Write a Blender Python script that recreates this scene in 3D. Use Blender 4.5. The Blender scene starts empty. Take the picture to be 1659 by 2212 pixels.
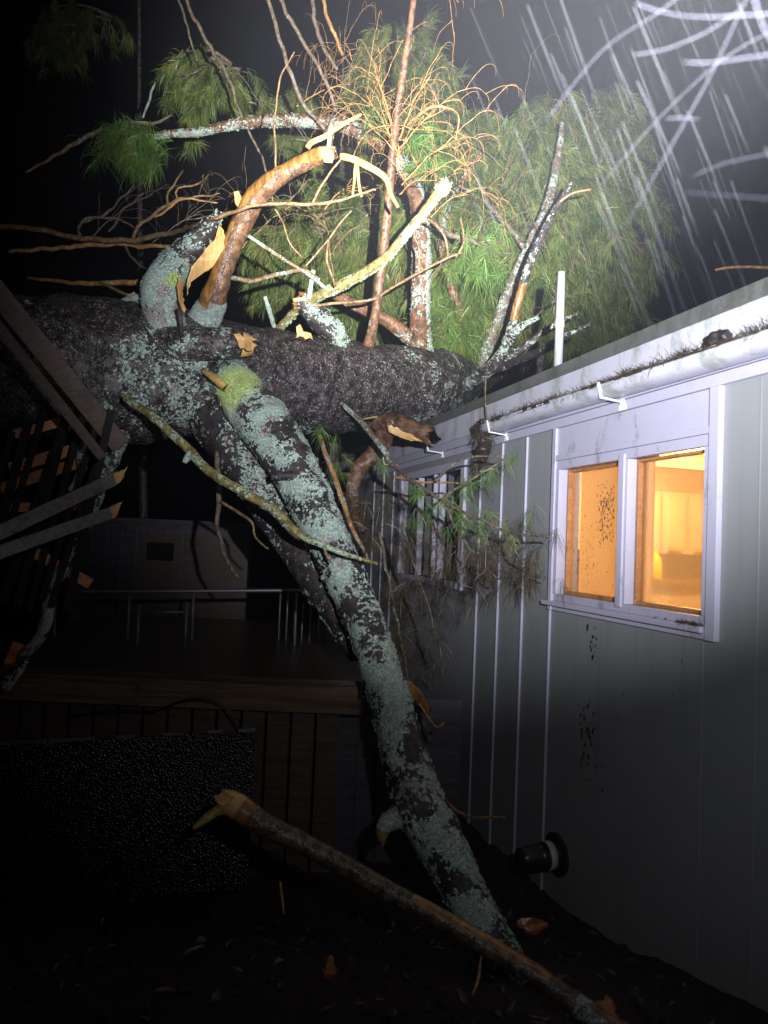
import bpy, math, random
import numpy as np
from mathutils import Vector, Matrix, noise
R = math.radians
rng = random.Random(11)
nrg = np.random.default_rng(5)
scene = bpy.context.scene
COL = scene.collection

# ------------------------------------------------------------------ camera
FPX = 1540.0            # focal length in units of a 1659 x 2212 picture
CAM = Vector((0, 0, 1.6))
PITCH, ROLL = 2.45, 2.4
cd = bpy.data.cameras.new("camera"); cam = bpy.data.objects.new("camera", cd); COL.objects.link(cam)
CM = Matrix.Rotation(R(90 + PITCH), 3, 'X') @ Matrix.Rotation(R(ROLL), 3, 'Z')
cam.matrix_world = Matrix.Translation(CAM) @ CM.to_4x4()
cd.sensor_fit = 'VERTICAL'; cd.sensor_height = 32; cd.lens = 32 * FPX / 2212
cd.clip_start = 0.05; cd.clip_end = 500
cd.dof.use_dof = True; cd.dof.focus_distance = 5.2; cd.dof.aperture_fstop = cd.lens / 9.0
scene.camera = cam
# ------------------------------------------------------------------ world: rainy night
SUN_EL, SUN_ROT = R(-6), R(200)
w = bpy.data.worlds.new("World"); scene.world = w; w.use_nodes = True
nt = w.node_tree
sky = nt.nodes.new('ShaderNodeTexSky'); sky.sky_type = 'NISHITA'; sky.sun_disc = False
sky.sun_elevation = SUN_EL; sky.sun_rotation = SUN_ROT
bg = nt.nodes['Background']; bg.inputs['Strength'].default_value = 0.05
nt.links.new(sky.outputs[0], bg.inputs['Color'])
# hand-held torch beside the photographer: hot spot plus wider spill
LAMP = Vector((0.32, 0.0, 1.88))
def spot(name, energy, size, blend, target, col, rad=0.02):
    l = bpy.data.lights.new(name, 'SPOT'); l.energy = energy; l.spot_size = R(size); l.spot_blend = blend
    l.color = col; l.shadow_soft_size = rad
    o = bpy.data.objects.new(name, l); COL.objects.link(o); o.location = LAMP
    o.rotation_euler = (Vector(target) - LAMP).to_track_quat('-Z', 'Y').to_euler()
    o['kind'] = 'structure'
    return o
def P(px, py, d):
    v = CM @ Vector(((px - 829.5) / FPX, -(py - 1106) / FPX, -1.0))
    return CAM + v * d
spot('torch_beam', 10500, 45, 1.0, P(940, 245, 5), (1.0, 0.97, 0.92))
spot('torch_spill', 1750, 75, 1.0, P(1065, 570, 5), (0.92, 0.93, 1.0))
spot('torch_flood', 66, 108, 1.0, P(1120, 960, 5), (0.92, 0.93, 1.0))
scene.view_settings.view_transform = 'Standard'; scene.view_settings.look = 'None'
scene.view_settings.gamma = 1; scene.view_settings.exposure = 0.0
try:
    scene.cycles.use_denoising = True
    scene.cycles.max_bounces = 6; scene.cycles.diffuse_bounces = 3; scene.cycles.glossy_bounces = 3
    scene.cycles.transmission_bounces = 4; scene.cycles.volume_bounces = 0; scene.cycles.transparent_max_bounces = 12
    scene.cycles.sample_clamp_indirect = 4
except Exception: pass

# ------------------------------------------------------------------ helpers: materials
def srgb(h):
    f = lambda c: c / 12.92 if c <= .04045 else ((c + .055) / 1.055) ** 2.4
    return tuple(f(int(h[i:i + 2], 16) / 255) for i in (0, 2, 4)) + (1,)
class NT:
    def __init__(s, name):
        s.m = bpy.data.materials.new(name); s.m.use_nodes = True
        s.t = s.m.node_tree; s.b = s.t.nodes['Principled BSDF']; s.out = s.t.nodes['Material Output']
        s.co = s.t.nodes.new('ShaderNodeTexCoord').outputs['Object']
    def lk(s, a, b): s.t.links.new(a, b)
    def setin(s, node, key, v):
        if hasattr(v, 'is_output') or isinstance(v, bpy.types.NodeSocket): s.lk(v, node.inputs[key])
        else: node.inputs[key].default_value = v
    def mapping(s, scale=(1, 1, 1), rot=(0, 0, 0), loc=(0, 0, 0), co=None):
        n = s.t.nodes.new('ShaderNodeMapping'); s.lk(co or s.co, n.inputs[0])
        n.inputs['Scale'].default_value = scale; n.inputs['Rotation'].default_value = rot; n.inputs['Location'].default_value = loc
        return n.outputs[0]
    def noise(s, scale, detail=4, rough=.55, dist=0, co=None):
        n = s.t.nodes.new('ShaderNodeTexNoise'); s.lk(co or s.co, n.inputs['Vector'])
        n.inputs['Scale'].default_value = scale; n.inputs['Detail'].default_value = detail
        n.inputs['Roughness'].default_value = rough; n.inputs['Distortion'].default_value = dist
        return n.outputs['Fac']
    def vor(s, scale, co=None, feat='F1', out='Distance'):
        n = s.t.nodes.new('ShaderNodeTexVoronoi'); n.feature = feat; s.lk(co or s.co, n.inputs['Vector'])
        n.inputs['Scale'].default_value = scale; return n.outputs[out]
    def ramp(s, f, a, b, ca=(0, 0, 0, 1), cb=(1, 1, 1, 1)):
        n = s.t.nodes.new('ShaderNodeValToRGB'); s.lk(f, n.inputs[0])
        n.color_ramp.elements[0].position = a; n.color_ramp.elements[1].position = b
        n.color_ramp.elements[0].color = ca; n.color_ramp.elements[1].color = cb
        return n.outputs[0]
    def step(s, f, a, b):
        n = s.t.nodes.new('ShaderNodeMapRange'); s.setin(n, 0, f)
        n.inputs[1].default_value = a; n.inputs[2].default_value = b
        n.interpolation_type = 'SMOOTHSTEP'; return n.outputs[0]
    def math(s, op, a, b=0.0, clamp=False):
        n = s.t.nodes.new('ShaderNodeMath'); n.operation = op; s.setin(n, 0, a); s.setin(n, 1, b); n.use_clamp = clamp
        return n.outputs[0]
    def mix(s, f, a, b):
        n = s.t.nodes.new('ShaderNodeMix'); n.data_type = 'RGBA'
        s.setin(n, 0, f); s.setin(n, 6, a); s.setin(n, 7, b); return n.outputs[2]
    def attr(s, name):
        n = s.t.nodes.new('ShaderNodeAttribute'); n.attribute_name = name; return n.outputs['Fac']
    def bump(s, h, strength=.5, dist=.01):
        n = s.t.nodes.new('ShaderNodeBump'); s.lk(h, n.inputs['Height'])
        n.inputs['Strength'].default_value = strength; n.inputs['Distance'].default_value = dist
        s.lk(n.outputs[0], s.b.inputs['Normal'])
    def set(s, **k):
        for a, v in k.items(): s.setin(s.b, {'color': 'Base Color', 'rough': 'Roughness', 'metal': 'Metallic', 'spec': 'Specular IOR Level', 'alpha': 'Alpha', 'trans': 'Transmission Weight', 'coat': 'Coat Weight'}[a], v)
        return s.m

def bark_mat(name, dark, mid, fleck, fleck_amt, rough=.38, size=1.0, ck=.0, lich=(0.36, 0.46, 0.40), pink=(.42, .34, .33)):
    n = NT(name)
    n1 = n.noise(14 * size, 6, .62); n2 = n.noise(70 * size, 3, .6)
    base = n.mix(n.step(n1, .38, .66), dark + (1,), mid + (1,))
    vq = n.t.nodes.new('ShaderNodeVectorMath'); vq.operation = 'MULTIPLY_ADD'; nq = n.t.nodes.new('ShaderNodeTexNoise'); nq.inputs['Scale'].default_value = 60; n.lk(n.co, nq.inputs['Vector']); n.lk(nq.outputs['Color'], vq.inputs[0]); vq.inputs[1].default_value = (.035, .035, .035); n.lk(n.mapping((1, 1, .6)), vq.inputs[2])
    v = n.vor(76 * size, co=vq.outputs[0])
    fl = n.math('MULTIPLY', n.step(v, .42, .22), n.step(n.noise(26 * size, 3, .6), .62 - fleck_amt, .70 - fleck_amt))
    base = n.mix(fl, base, fleck + (1,))  # pale flecks: lichen specks, and wet glints painted into the bark colour
    bc = n.vor(21 * size, co=vq.outputs[0], feat='DISTANCE_TO_EDGE'); crack = n.step(n.math('ADD', bc, n.math('MULTIPLY', n.math('SUBTRACT', n1, .42), .9)), .0, .16)
    base = n.mix(n.math('MULTIPLY', n.math('SUBTRACT', 1.0, crack), min(1, ck * 1.2)), base, tuple(x * .4 for x in dark) + (1,))
    # lichen patches, how many is carried by the mesh
    la = n.attr('lich')
    wv = n.mapping((1, 1, 1)); vd = n.t.nodes.new('ShaderNodeVectorMath'); vd.operation = 'MULTIPLY_ADD'
    nz = n.t.nodes.new('ShaderNodeTexNoise'); nz.inputs['Scale'].default_value = 45; nz.inputs['Detail'].default_value = 3; n.lk(n.co, nz.inputs['Vector'])
    n.lk(nz.outputs['Color'], vd.inputs[0]); vd.inputs[1].default_value = (.045, .045, .045); n.lk(wv, vd.inputs[2]); wv = vd.outputs[0]
    edge = n.vor(58, co=wv, feat='DISTANCE_TO_EDGE'); cellc = n.vor(58, co=wv, out='Color'); big = n.vor(21, co=wv, feat='DISTANCE_TO_EDGE')
    cel = n.math('MULTIPLY', cellc, 1.0)
    ln = n.math('ADD', n.math('ADD', n.math('MULTIPLY', n.noise(6, 3, .55), .78), n.math('MULTIPLY', n.noise(30, 6, .72, 1.0), .50)), n.math('MULTIPLY', cel, .30))
    th = n.math('SUBTRACT', n.math('ADD', ln, n.math('MULTIPLY', la, .62)), 1.06)
    lm = n.math('MULTIPLY', n.step(th, 0.0, .03), n.step(la, .01, .06))
    lm = n.math('MULTIPLY', lm, n.math('MAXIMUM', n.step(edge, .008, .03), n.step(th, .12, .22)))
    pk = n.math('MULTIPLY', n.step(n.math('ADD', n.noise(5.5, 2, .5), n.math('MULTIPLY', n.noise(60, 4, .7), .22)), .69, .74), .8)
    lc = n.mix(n.math('ADD', n.math('MULTIPLY', n.noise(90, 4, .75), .8), n.math('MULTIPLY', cel, .35)), tuple(c * .62 for c in lich) + (1,), tuple(min(.8, c * 1.35) for c in lich) + (1,))
    lc = n.mix(pk, lc, n.mix(n.noise(80, 4, .7), tuple(c * .4 for c in pink) + (1,), tuple(c * 1.15 for c in pink) + (1,)))
    lc = n.mix(n.math('MULTIPLY', n.step(n.noise(13, 3, .6), .55, .7), .5), lc, (.34, .38, .24, 1))
    lc = n.mix(n.attr('yel'), lc, (.46, .58, .20, 1))
    c = n.mix(lm, base, lc)
    # exposed wood
    wa = n.attr('wood')
    wn = n.step(n.math('ADD', wa, n.math('MULTIPLY', n.math('SUBTRACT', n.noise(22, 4, .6), .5), .5)), .46, .54)
    gr = n.noise(30, 5, .6, .4, co=n.mapping((1, 1, .16), (.3, .45, 0)))
    wc = n.ramp(gr, .32, .68, (.09, .036, .010, 1), (.30, .155, .042, 1))
    wc = n.mix(n.step(n.attr('pale'), .2, .8), wc, (.60, .40, .15, 1))
    c = n.mix(wn, c, wc)
    r = n.math('ADD', n.math('MULTIPLY', lm, .4), n.math('ADD', rough, n.math('MULTIPLY', n2, .2)))
    h = n.math('ADD', n.math('ADD', n.math('MULTIPLY', n.step(v, 0.0, .5), .3), n.math('MULTIPLY', crack, .7 * ck)), n.math('ADD', n.math('MULTIPLY', n1, .8), n.math('MULTIPLY', lm, n.math('ADD', n.math('MULTIPLY', n.noise(120, 3), .9), n.math('MULTIPLY', n.step(edge, 0.0, .12), .5)))))
    n.bump(n.math('MULTIPLY', h, n.math('SUBTRACT', 1.0, n.math('MULTIPLY', wn, .75))), .9, .012)
    return n.set(color=c, rough=n.mix(wn, r, (.3, .3, .3, 1)), spec=.5)
def _dull(m): m.node_tree.nodes['Principled BSDF'].inputs['Specular IOR Level'].default_value = .1; return m
def flat_mat(name, c, rough=.6, var=.15, scale=20, bump=.15, metal=0, dirt=0, dirtc=(.05, .05, .03)):
    n = NT(name)
    f = n.noise(scale, 5, .6)
    col = n.mix(f, tuple(x * (1 - var) for x in c) + (1,), tuple(min(1, x * (1 + var)) for x in c) + (1,))
    if dirt:
        d = n.step(n.math('ADD', n.noise(7, 5, .65, .3, co=n.mapping((1, 1, .35))), n.math('MULTIPLY', n.noise(60, 4, .7), .35)), .80 - dirt, .98 - dirt)
        col = n.mix(n.math('MULTIPLY', d, .7), col, dirtc + (1,))
    n.bump(f, bump, .004)
    return n.set(color=col, rough=rough, metal=metal)
def wood_mat(name, a, b, rough=.5, rot=(0, 0, 0), sc=(2, 30, 30)):
    n = NT(name); g = n.noise(1.6, 6, .62, .6, co=n.mapping(sc, rot)); k = n.noise(9, 3)
    c = n.mix(n.step(g, .3, .7), a + (1,), b + (1,)); c = n.mix(n.math('MULTIPLY', n.step(k, .58, .72), .55), c, tuple(x * .35 for x in a) + (1,))
    n.bump(g, .5, .004); return n.set(color=c, rough=rough)

M = {}
M['bark'] = bark_mat('wet_pine_bark', (.008, .006, .007), (.050, .036, .037), (.26, .26, .245), .19, rough=.42, ck=.55)
M['limb'] = bark_mat('lichen_covered_bark', (.010, .008, .010), (.045, .032, .032), (.20, .19, .17), .0, rough=.5)
M['rusty'] = bark_mat('rust_brown_bark', (.055, .026, .014), (.19, .095, .045), (.34, .28, .22), .05, rough=.3, size=1.4)
M['twig'] = bark_mat('tan_twig_bark', (.10, .06, .028), (.26, .17, .08), (.40, .36, .25), .05, rough=.35, size=2)
M['red_twig'] = bark_mat('red_brown_twig_bark', (.20, .10, .035), (.44, .25, .09), (.45, .3, .2), .03, rough=.3, size=2)
M['olive'] = bark_mat('olive_lichened_bark', (.09, .075, .022), (.25, .205, .065), (.4, .4, .25), .05, rough=.35, size=2)
M['grey_twig'] = bark_mat('grey_brown_twig_bark', (.07, .05, .035), (.17, .13, .09), (.3, .3, .24), .1, rough=.45, size=2)
M['yellow'] = bark_mat('peeled_yellow_wood', (.34, .21, .05), (.50, .36, .11), (.6, .5, .25), .0, rough=.4, size=2)
n = NT('splintered_wood'); g = n.noise(18, 6, .65, .5, co=n.mapping((1, 1, .3), (.2, .5, 0)))
n.bump(g, .7, .01); M['splinter'] = n.set(color=n.ramp(g, .3, .7, (.28, .13, .035, 1), (.58, .38, .14, 1)), rough=.45)
def needle_mat(name, a, b, brown):
    n = NT(name); t = n.attr('tone'); c = n.mix(n.step(t, 0.0, .8), a + (1,), b + (1,)); c = n.mix(n.step(t, .74, .86), c, brown + (1,))
    tr = n.t.nodes.new('ShaderNodeBsdfTranslucent'); n.lk(c, tr.inputs[0])
    mx = n.t.nodes.new('ShaderNodeMixShader'); mx.inputs[0].default_value = .25
    n.set(color=c, rough=.4); n.lk(n.b.outputs[0], mx.inputs[1]); n.lk(tr.outputs[0], mx.inputs[2]); n.lk(mx.outputs[0], n.out.inputs[0])
    return n.m
M['needle'] = needle_mat('green_pine_needles', (.05, .11, .022), (.14, .26, .05), (.16, .10, .05))
M['needle_far'] = needle_mat('deep_green_pine_needles', (.022, .050, .014), (.185, .255, .062), (.19, .125, .055))
M['needle_dead_and_shaded'] = needle_mat('brown_and_shaded_pine_needles', (.045, .030, .018), (.09, .065, .03), (.03, .04, .015))

# house paints
n = NT('grey_painted_siding'); f = n.noise(3, 5, .6); f2 = n.noise(140, 2)
c = n.mix(f, (.20, .208, .215, 1), (.25, .26, .265, 1))
rn = n.step(n.noise(14, 5, .65, .2, co=n.mapping((1, 1, .05))), .52, .72); c = n.mix(n.math('MULTIPLY', rn, .30), c, (.13, .135, .14, 1))
sp = n.math('MULTIPLY', n.step(n.noise(46, 5, .7, .8, co=n.mapping((1, 1, .35))), .70, .76), n.step(n.noise(1.7, 2), .50, .62))
c = n.mix(sp, c, (.02, .02, .02, 1)); n.bump(f2, .15, .002); M['siding'] = n.set(color=c, rough=.55)
M['trim'] = flat_mat('pale_painted_trim', (.40, .39, .49), .45, .07, 9, .1, dirt=.05, dirtc=(.14, .14, .12))
M['white_metal'] = flat_mat('white_enamelled_metal', (.50, .50, .58), .36, .08, 12, .05, dirt=.15, dirtc=(.24, .26, .2))
M['bracket'] = flat_mat('white_plastic', (.78, .78, .82), .35, .05, 20, .05)
M['drip'] = flat_mat('grey_roof_edge_metal', (.10, .105, .10), .5, .3, 25, .3, dirt=.15)
M['roofing'] = flat_mat('dark_roofing', (.04, .04, .045), .7, .5, 60, .6)
M['pipe'] = flat_mat('white_pipe_plastic', (.27, .285, .31), .4, .05, 20, .05)
M['sashwood'] = wood_mat('varnished_sash_wood', (.26, .11, .035), (.40, .19, .07), .45)
M['black'] = flat_mat('black_rubber', (.012, .012, .013), .35, .2, 30, .2)
M['tape'] = flat_mat('grey_tape', (.42, .42, .44), .55, .1, 30, .2)
M['dark_timber'] = wood_mat('dark_weathered_timber', (.035, .021, .013), (.085, .052, .032), .6)
M['chip'] = wood_mat('wet_orange_bark_chip', (.10, .030, .008), (.36, .12, .03), .3, (0, 0, 0), (30, 30, 30))
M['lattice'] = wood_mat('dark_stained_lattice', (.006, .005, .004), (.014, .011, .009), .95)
M['deck_timber'] = wood_mat('wet_brown_timber', (.035, .024, .017), (.08, .055, .038), .35, (0, 0, 0), (1.2, 26, 26))
M['grey_board'] = wood_mat('grey_weathered_board', (.05, .047, .043), (.12, .108, .095), .5)
M['cedar'] = wood_mat('orange_cedar_board', (.30, .09, .018), (.55, .20, .05), .5)
M['rail'] = flat_mat('galvanised_rail', (.11, .115, .13), .4, .1, 30, .05, metal=.3)
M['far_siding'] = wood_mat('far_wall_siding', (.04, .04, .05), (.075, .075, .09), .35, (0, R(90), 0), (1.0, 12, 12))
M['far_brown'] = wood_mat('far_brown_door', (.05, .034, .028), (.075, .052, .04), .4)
M['glassdark'] = flat_mat('dark_window_glass', (.012, .013, .016), .08, .1, 5, .02)
M['pot'] = flat_mat('mud_clump', (.020, .015, .015), .45, .5, 40, .9)
# pane with condensation: mostly see-through, with grime
def pane_mat(name, grime, mud):
    n = NT(name); tr = n.t.nodes.new('ShaderNodeBsdfTransparent')
    gl = n.t.nodes.new('ShaderNodeBsdfTranslucent'); gl.inputs[0].default_value = (.9, .85, .8, 1)
    fr = n.math('ADD', grime, n.math('MULTIPLY', n.step(n.noise(80, 3, .6), .45, .8), .06), True)
    m1 = n.t.nodes.new('ShaderNodeMixShader'); n.lk(fr, m1.inputs[0]); n.lk(tr.outputs[0], m1.inputs[1]); n.lk(gl.outputs[0], m1.inputs[2])
    g = n.t.nodes.new('ShaderNodeBsdfGlossy'); g.inputs['Roughness'].default_value = .08
    m2 = n.t.nodes.new('ShaderNodeMixShader')
    m2.inputs[0].default_value = .05; n.lk(m1.outputs[0], m2.inputs[1]); n.lk(g.outputs[0], m2.inputs[2])
    n.b.inputs['Base Color'].default_value = (.03, .015, .008, 1); n.b.inputs['Roughness'].default_value = .5
    spk = n.step(n.noise(75, 4, .75, 1.2, co=n.mapping((1, 1, .45))), .665, .70)
    msk = n.math('MULTIPLY', spk, n.step(n.noise(5.5, 3, .6, .5), .50, .60)); msk = n.math('MULTIPLY', msk, mud)
    m3 = n.t.nodes.new('ShaderNodeMixShader'); n.lk(msk, m3.inputs[0]); n.lk(m2.outputs[0], m3.inputs[1]); n.lk(n.b.outputs[0], m3.inputs[2])
    n.lk(m3.outputs[0], n.out.inputs[0]); return n.m
M['pane_l'] = pane_mat('misted_muddy_glass', .12, .5)
M['pane_r'] = pane_mat('misted_glass', .30, .05)
M['plaster'] = flat_mat('cream_interior_paint', (.62, .50, .36), .7, .05, 4, .05)
M['cabinet'] = flat_mat('cream_cabinet_paint', (.58, .44, .32), .5, .05, 6, .05)
M['counter'] = flat_mat('brown_countertop', (.16, .09, .05), .4, .2, 30, .05)
M['bottle'] = flat_mat('yellow_bottle_plastic', (.85, .50, .02), .3, .05, 10, .02)
# ground
n = NT('wet_leaf_litter'); g1 = n.noise(5, 6, .65); g2 = n.vor(38, out='Color'); g3 = n.noise(60, 4, .7)
c = n.mix(g1, (.010, .004, .003, 1), (.028, .011, .007, 1)); c = n.mix(n.step(g3, .62, .72), c, (.055, .022, .010, 1))
n.bump(n.math('ADD', g3, n.math('MULTIPLY', g1, .7)), 1, .03); M['ground'] = n.set(color=c, rough=.55)

# ------------------------------------------------------------------ helpers: meshes
def link(name, me, mat, parent=None, off=None):
    o = bpy.data.objects.new(name, me); COL.objects.link(o)
    if mat: me.materials.append(mat)
    if parent: o.parent = parent
    return o
OFF = {}
def thing(name, label, cat, base=(0, 0, 0), group=None):
    o = bpy.data.objects.new(name, None); COL.objects.link(o); o.location = base; o.empty_display_size = .2
    o['label'] = label; o['category'] = cat
    if group: o['group'] = group
    OFF[o.name] = Vector(base); return o
def tag(o, label, cat, group=None, kind=None):
    if label: o['label'] = label
    if cat: o['category'] = cat
    if group: o['group'] = group
    if kind: o['kind'] = kind
    return o
def root_off(parent):
    while parent is not None:
        if parent.name in OFF: return OFF[parent.name]
        parent = parent.parent
    return None
class MB:
    def __init__(s): s.v = []; s.f = []; s.at = {}
    def box(s, p, ax, h):      # centre, 3 axes, half sizes
        i = len(s.v); p = Vector(p)
        for a in (-1, 1):
            for b in (-1, 1):
                for c in (-1, 1): s.v.append(p + ax[0] * (a * h[0]) + ax[1] * (b * h[1]) + ax[2] * (c * h[2]))
        for q in ((0, 1, 3, 2), (4, 6, 7, 5), (0, 4, 5, 1), (2, 3, 7, 6), (0, 2, 6, 4), (1, 5, 7, 3)): s.f.append(tuple(i + k for k in q))
        return s
    def poly(s, pts, thick, nrm):     # extruded polygon
        i = len(s.v); n_ = len(pts); nrm = Vector(nrm).normalized() * thick
        s.v += [Vector(p) for p in pts] + [Vector(p) + nrm for p in pts]
        s.f.append(tuple(range(i, i + n_))); s.f.append(tuple(range(i + 2 * n_ - 1, i + n_ - 1, -1)))
        for k in range(n_): s.f.append((i + k, i + n_ + k, i + n_ + (k + 1) % n_, i + (k + 1) % n_))
        return s
    def build(s, name, mat, parent=None, smooth=False, bevel=0, base=None):
        me = bpy.data.meshes.new(name); off = root_off(parent)
        if off is None: off = Vector(base) if base is not None else Vector((0, 0, 0))
        me.from_pydata([tuple(v - off) for v in s.v], [], s.f); me.validate()
        for k, vals in s.at.items():
            a = me.attributes.new(k, 'FLOAT', 'POINT')
            if len(vals) == len(me.vertices): a.data.foreach_set('value', np.array(vals, dtype=np.float32))
        if smooth: me.shade_smooth()
        o = link(name, me, mat, parent)
        if parent is None: o.location = off; 
        if parent is None: OFF[o.name] = off
        if bevel:
            b = o.modifiers.new('bevel', 'BEVEL'); b.width = bevel; b.segments = 2; b.limit_method = 'ANGLE'
        return o
def spline(pts, step):
    """Catmull-Rom through (Vector, radius) points"""
    out = []; n_ = len(pts)
    for i in range(n_ - 1):
        a = pts[max(i - 1, 0)]; b = pts[i]; c = pts[i + 1]; d = pts[min(i + 2, n_ - 1)]
        L = (c[0] - b[0]).length; k = max(1, int(math.ceil(L / step)))
        for j in range(k):
            t = j / k; t2 = t * t; t3 = t2 * t
            f = lambda x0, x1, x2, x3: .5 * (2 * x1 + (x2 - x0) * t + (2 * x0 - 5 * x1 + 4 * x2 - x3) * t2 + (3 * x1 - x0 - 3 * x2 + x3) * t3)
            out.append((f(a[0], b[0], c[0], d[0]), max(.0004, f(a[1], b[1], c[1], d[1]))))
    out.append(pts[-1]); return out
def tube(mb, pts, step=.05, seg=8, rough=0, freq=6, mask=None, wob=0, seed=0, capr=True, tear=0):
    path = spline(pts, step); nn = len(path)
    if wob:
        path = [(p + (noise.noise_vector(p * 9 + Vector((seed, 0, 0))) * wob if 0 < i < nn - 1 else Vector((0, 0, 0))), r) for i, (p, r) in enumerate(path)]
    i0 = len(mb.v); up = None
    for k in ('wood', 'lich', 'yel', 'pale'): mb.at.setdefault(k, [])
    for i, (p, r) in enumerate(path):
        t = (path[min(i + 1, nn - 1)][0] - path[max(i - 1, 0)][0])
        t = t.normalized() if t.length > 1e-9 else Vector((0, 0, 1))
        if up is None: up = t.orthogonal().normalized()
        up = (up - t * up.dot(t)).normalized(); sd = t.cross(up)
        u = i / max(1, nn - 1)
        for j in range(seg):
            a = 2 * math.pi * j / seg; n_ = up * math.cos(a) + sd * math.sin(a)
            rr = r
            q = p + n_ * r
            if rough:
                s_ = Vector((seed * 7.1, 0, 0))
                v = noise.fractal(q * freq + s_, 1.0, 2.0, 5) + .35 * abs(noise.noise(q * freq * 5 + s_))
                rr = r * (1 + rough * v)
                q = p + n_ * rr
            if tear and i >= nn - 3: q = q + t * (tear * (noise.noise(q * 60 + Vector((seed, 3, 1)))) * (i - nn + 4) / 3)
            mb.v.append(q)
            mv = mask(u, n_, q) if mask else (0, 0, 0, 0)
            for k, val in zip(('wood', 'lich', 'yel', 'pale'), mv): mb.at[k].append(val)
    for i in range(nn - 1):
        for j in range(seg):
            a = i0 + i * seg + j; b = i0 + i * seg + (j + 1) % seg
            mb.f.append((a, b, b + seg, a + seg))
    mb.f.append(tuple(i0 + j for j in range(seg))[::-1]); e = i0 + (nn - 1) * seg; mb.f.append(tuple(e + j for j in range(seg)))
    return path
def px(*pts):
    """(px, py, half width in px, depth) -> (Vector, radius)"""
    return [(P(a, b, d), h * d / FPX) for a, b, h, d in pts]
def limb(name, mat, parent, pts, step=.04, seg=16, fl=0, fs=.008, **k):
    mb = MB(); path = tube(mb, px(*pts), step, seg, **k)
    if fl: flakes(mb, 0, fl, fs)
    o = mb.build(name, mat, parent, smooth=True, base=path[0][0] if parent is None else None)
    return o
def flakes(mb, i0, n_, size, thr=.3, lift=.003):
    'small foliose lichen lobes standing off the surface where the lichen value is high'
    vs = mb.v[i0:]; la = mb.at['lich'][i0:]; seg_f = [f for f in mb.f if len(f) == 4 and f[0] >= i0]
    k = 0; tries = 0
    while k < n_ and tries < n_ * 6:
        tries += 1; f = seg_f[rng.randrange(len(seg_f))]
        if mb.at['lich'][f[0]] < thr or mb.at['wood'][f[0]] > .3: continue
        a, b, c, d = (mb.v[q] for q in f); u, v = rng.random(), rng.random(); p = a.lerp(b, u).lerp(d.lerp(c, u), v)
        if noise.noise(p * 9) + noise.noise(p * 26) * .7 + (mb.at['lich'][f[0]] - .5) < .0: continue
        nr = (b - a).cross(d - a)
        if nr.length < 1e-12: continue
        nr.normalize(); t1 = (b - a).normalized(); t2 = nr.cross(t1); an = rng.uniform(0, 6.28); e = t1 * math.cos(an) + t2 * math.sin(an); g_ = nr.cross(e)
        e = (e + nr * rng.uniform(-.1, .45)).normalized(); s_ = size * rng.uniform(.4, 1.0) * (1 + rng.random() ** 3 * 1.6); i = len(mb.v); m_ = 5
        p = p + nr * lift * .3; mb.v.append(p)
        for q in range(m_): w_ = -1 + 2 * q / (m_ - 1); rr = s_ * rng.uniform(.7, 1.15); mb.v.append(p + e * rr * (1 - .35 * w_ * w_) + g_ * s_ * w_ * .8 + nr * rng.uniform(0, lift * 1.5))
        for q in range(m_ - 1): mb.f.append((i, i + 1 + q, i + 2 + q))
        yl = mb.at['yel'][f[0]]
        for kk, val in (('wood', 0), ('lich', 1.6), ('yel', yl), ('pale', 0)): mb.at[kk] += [val] * (m_ + 1)
        k += 1
def const(wood=0, lich=0, yel=0, pale=0): return lambda u, n_, q: (wood, lich, yel, pale)

# needles ---------------------------------------------------------------
def needles(name, mat, parent, tufts, per=26, length=.13, width=.0022, droop=.5, spread=.75):
    """tufts: list of (pos, dir)"""
    T = len(tufts); base = np.array([tuple(t[0]) for t in tufts]).repeat(per, 0); dr = np.array([tuple(t[1]) for t in tufts]).repeat(per, 0)
    N = len(base)
    d = dr + nrg.normal(0, spread, (N, 3)) * .6; d /= np.linalg.norm(d, axis=1, keepdims=True)
    L = length * nrg.uniform(.6, 1.15, (N, 1))
    base = base - dr * nrg.uniform(0, .06, (N, 1)) * (length / .13)
    mid = base + d * L * .5; d2 = d + np.array([0, 0, -droop]) * nrg.uniform(.4, 1.3, (N, 1)); d2 /= np.linalg.norm(d2, axis=1, keepdims=True)
    tip = mid + d2 * L * .5
    side = np.cross(d, nrg.normal(0, 1, (N, 3))); side /= np.linalg.norm(side, axis=1, keepdims=True); side *= width / 2
    V = np.stack([base - side * .6, base + side * .6, mid + side, mid - side, tip], 1).reshape(-1, 3)
    off = root_off(parent)
    if off is not None: V = V - np.array(tuple(off))
    i = np.arange(N) * 5
    loops = np.stack([i, i + 1, i + 2, i + 3, i + 3, i + 2, i + 4], 1).reshape(-1)
    me = bpy.data.meshes.new(name); me.vertices.add(N * 5); me.vertices.foreach_set('co', V.astype(np.float32).reshape(-1))
    me.loops.add(N * 7); me.loops.foreach_set('vertex_index', loops.astype(np.int32))
    me.polygons.add(N * 2); st = np.stack([np.arange(N) * 7, np.arange(N) * 7 + 4], 1).reshape(-1); me.polygons.foreach_set('loop_start', st.astype(np.int32))
    tot = np.tile([4, 3], N).astype(np.int32)
    try: me.polygons.foreach_set('loop_total', tot)
    except Exception: pass
    me.update(calc_edges=True)
    tone = (nrg.uniform(0, 1, T).repeat(per) * .72 + nrg.uniform(0, .28, N)).repeat(5)
    a = me.attributes.new('tone', 'FLOAT', 'POINT'); a.data.foreach_set('value', tone.astype(np.float32))
    return link(name, me, mat, parent)
def rv(s=1.0): return Vector((rng.gauss(0, s), rng.gauss(0, s), rng.gauss(0, s)))
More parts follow.
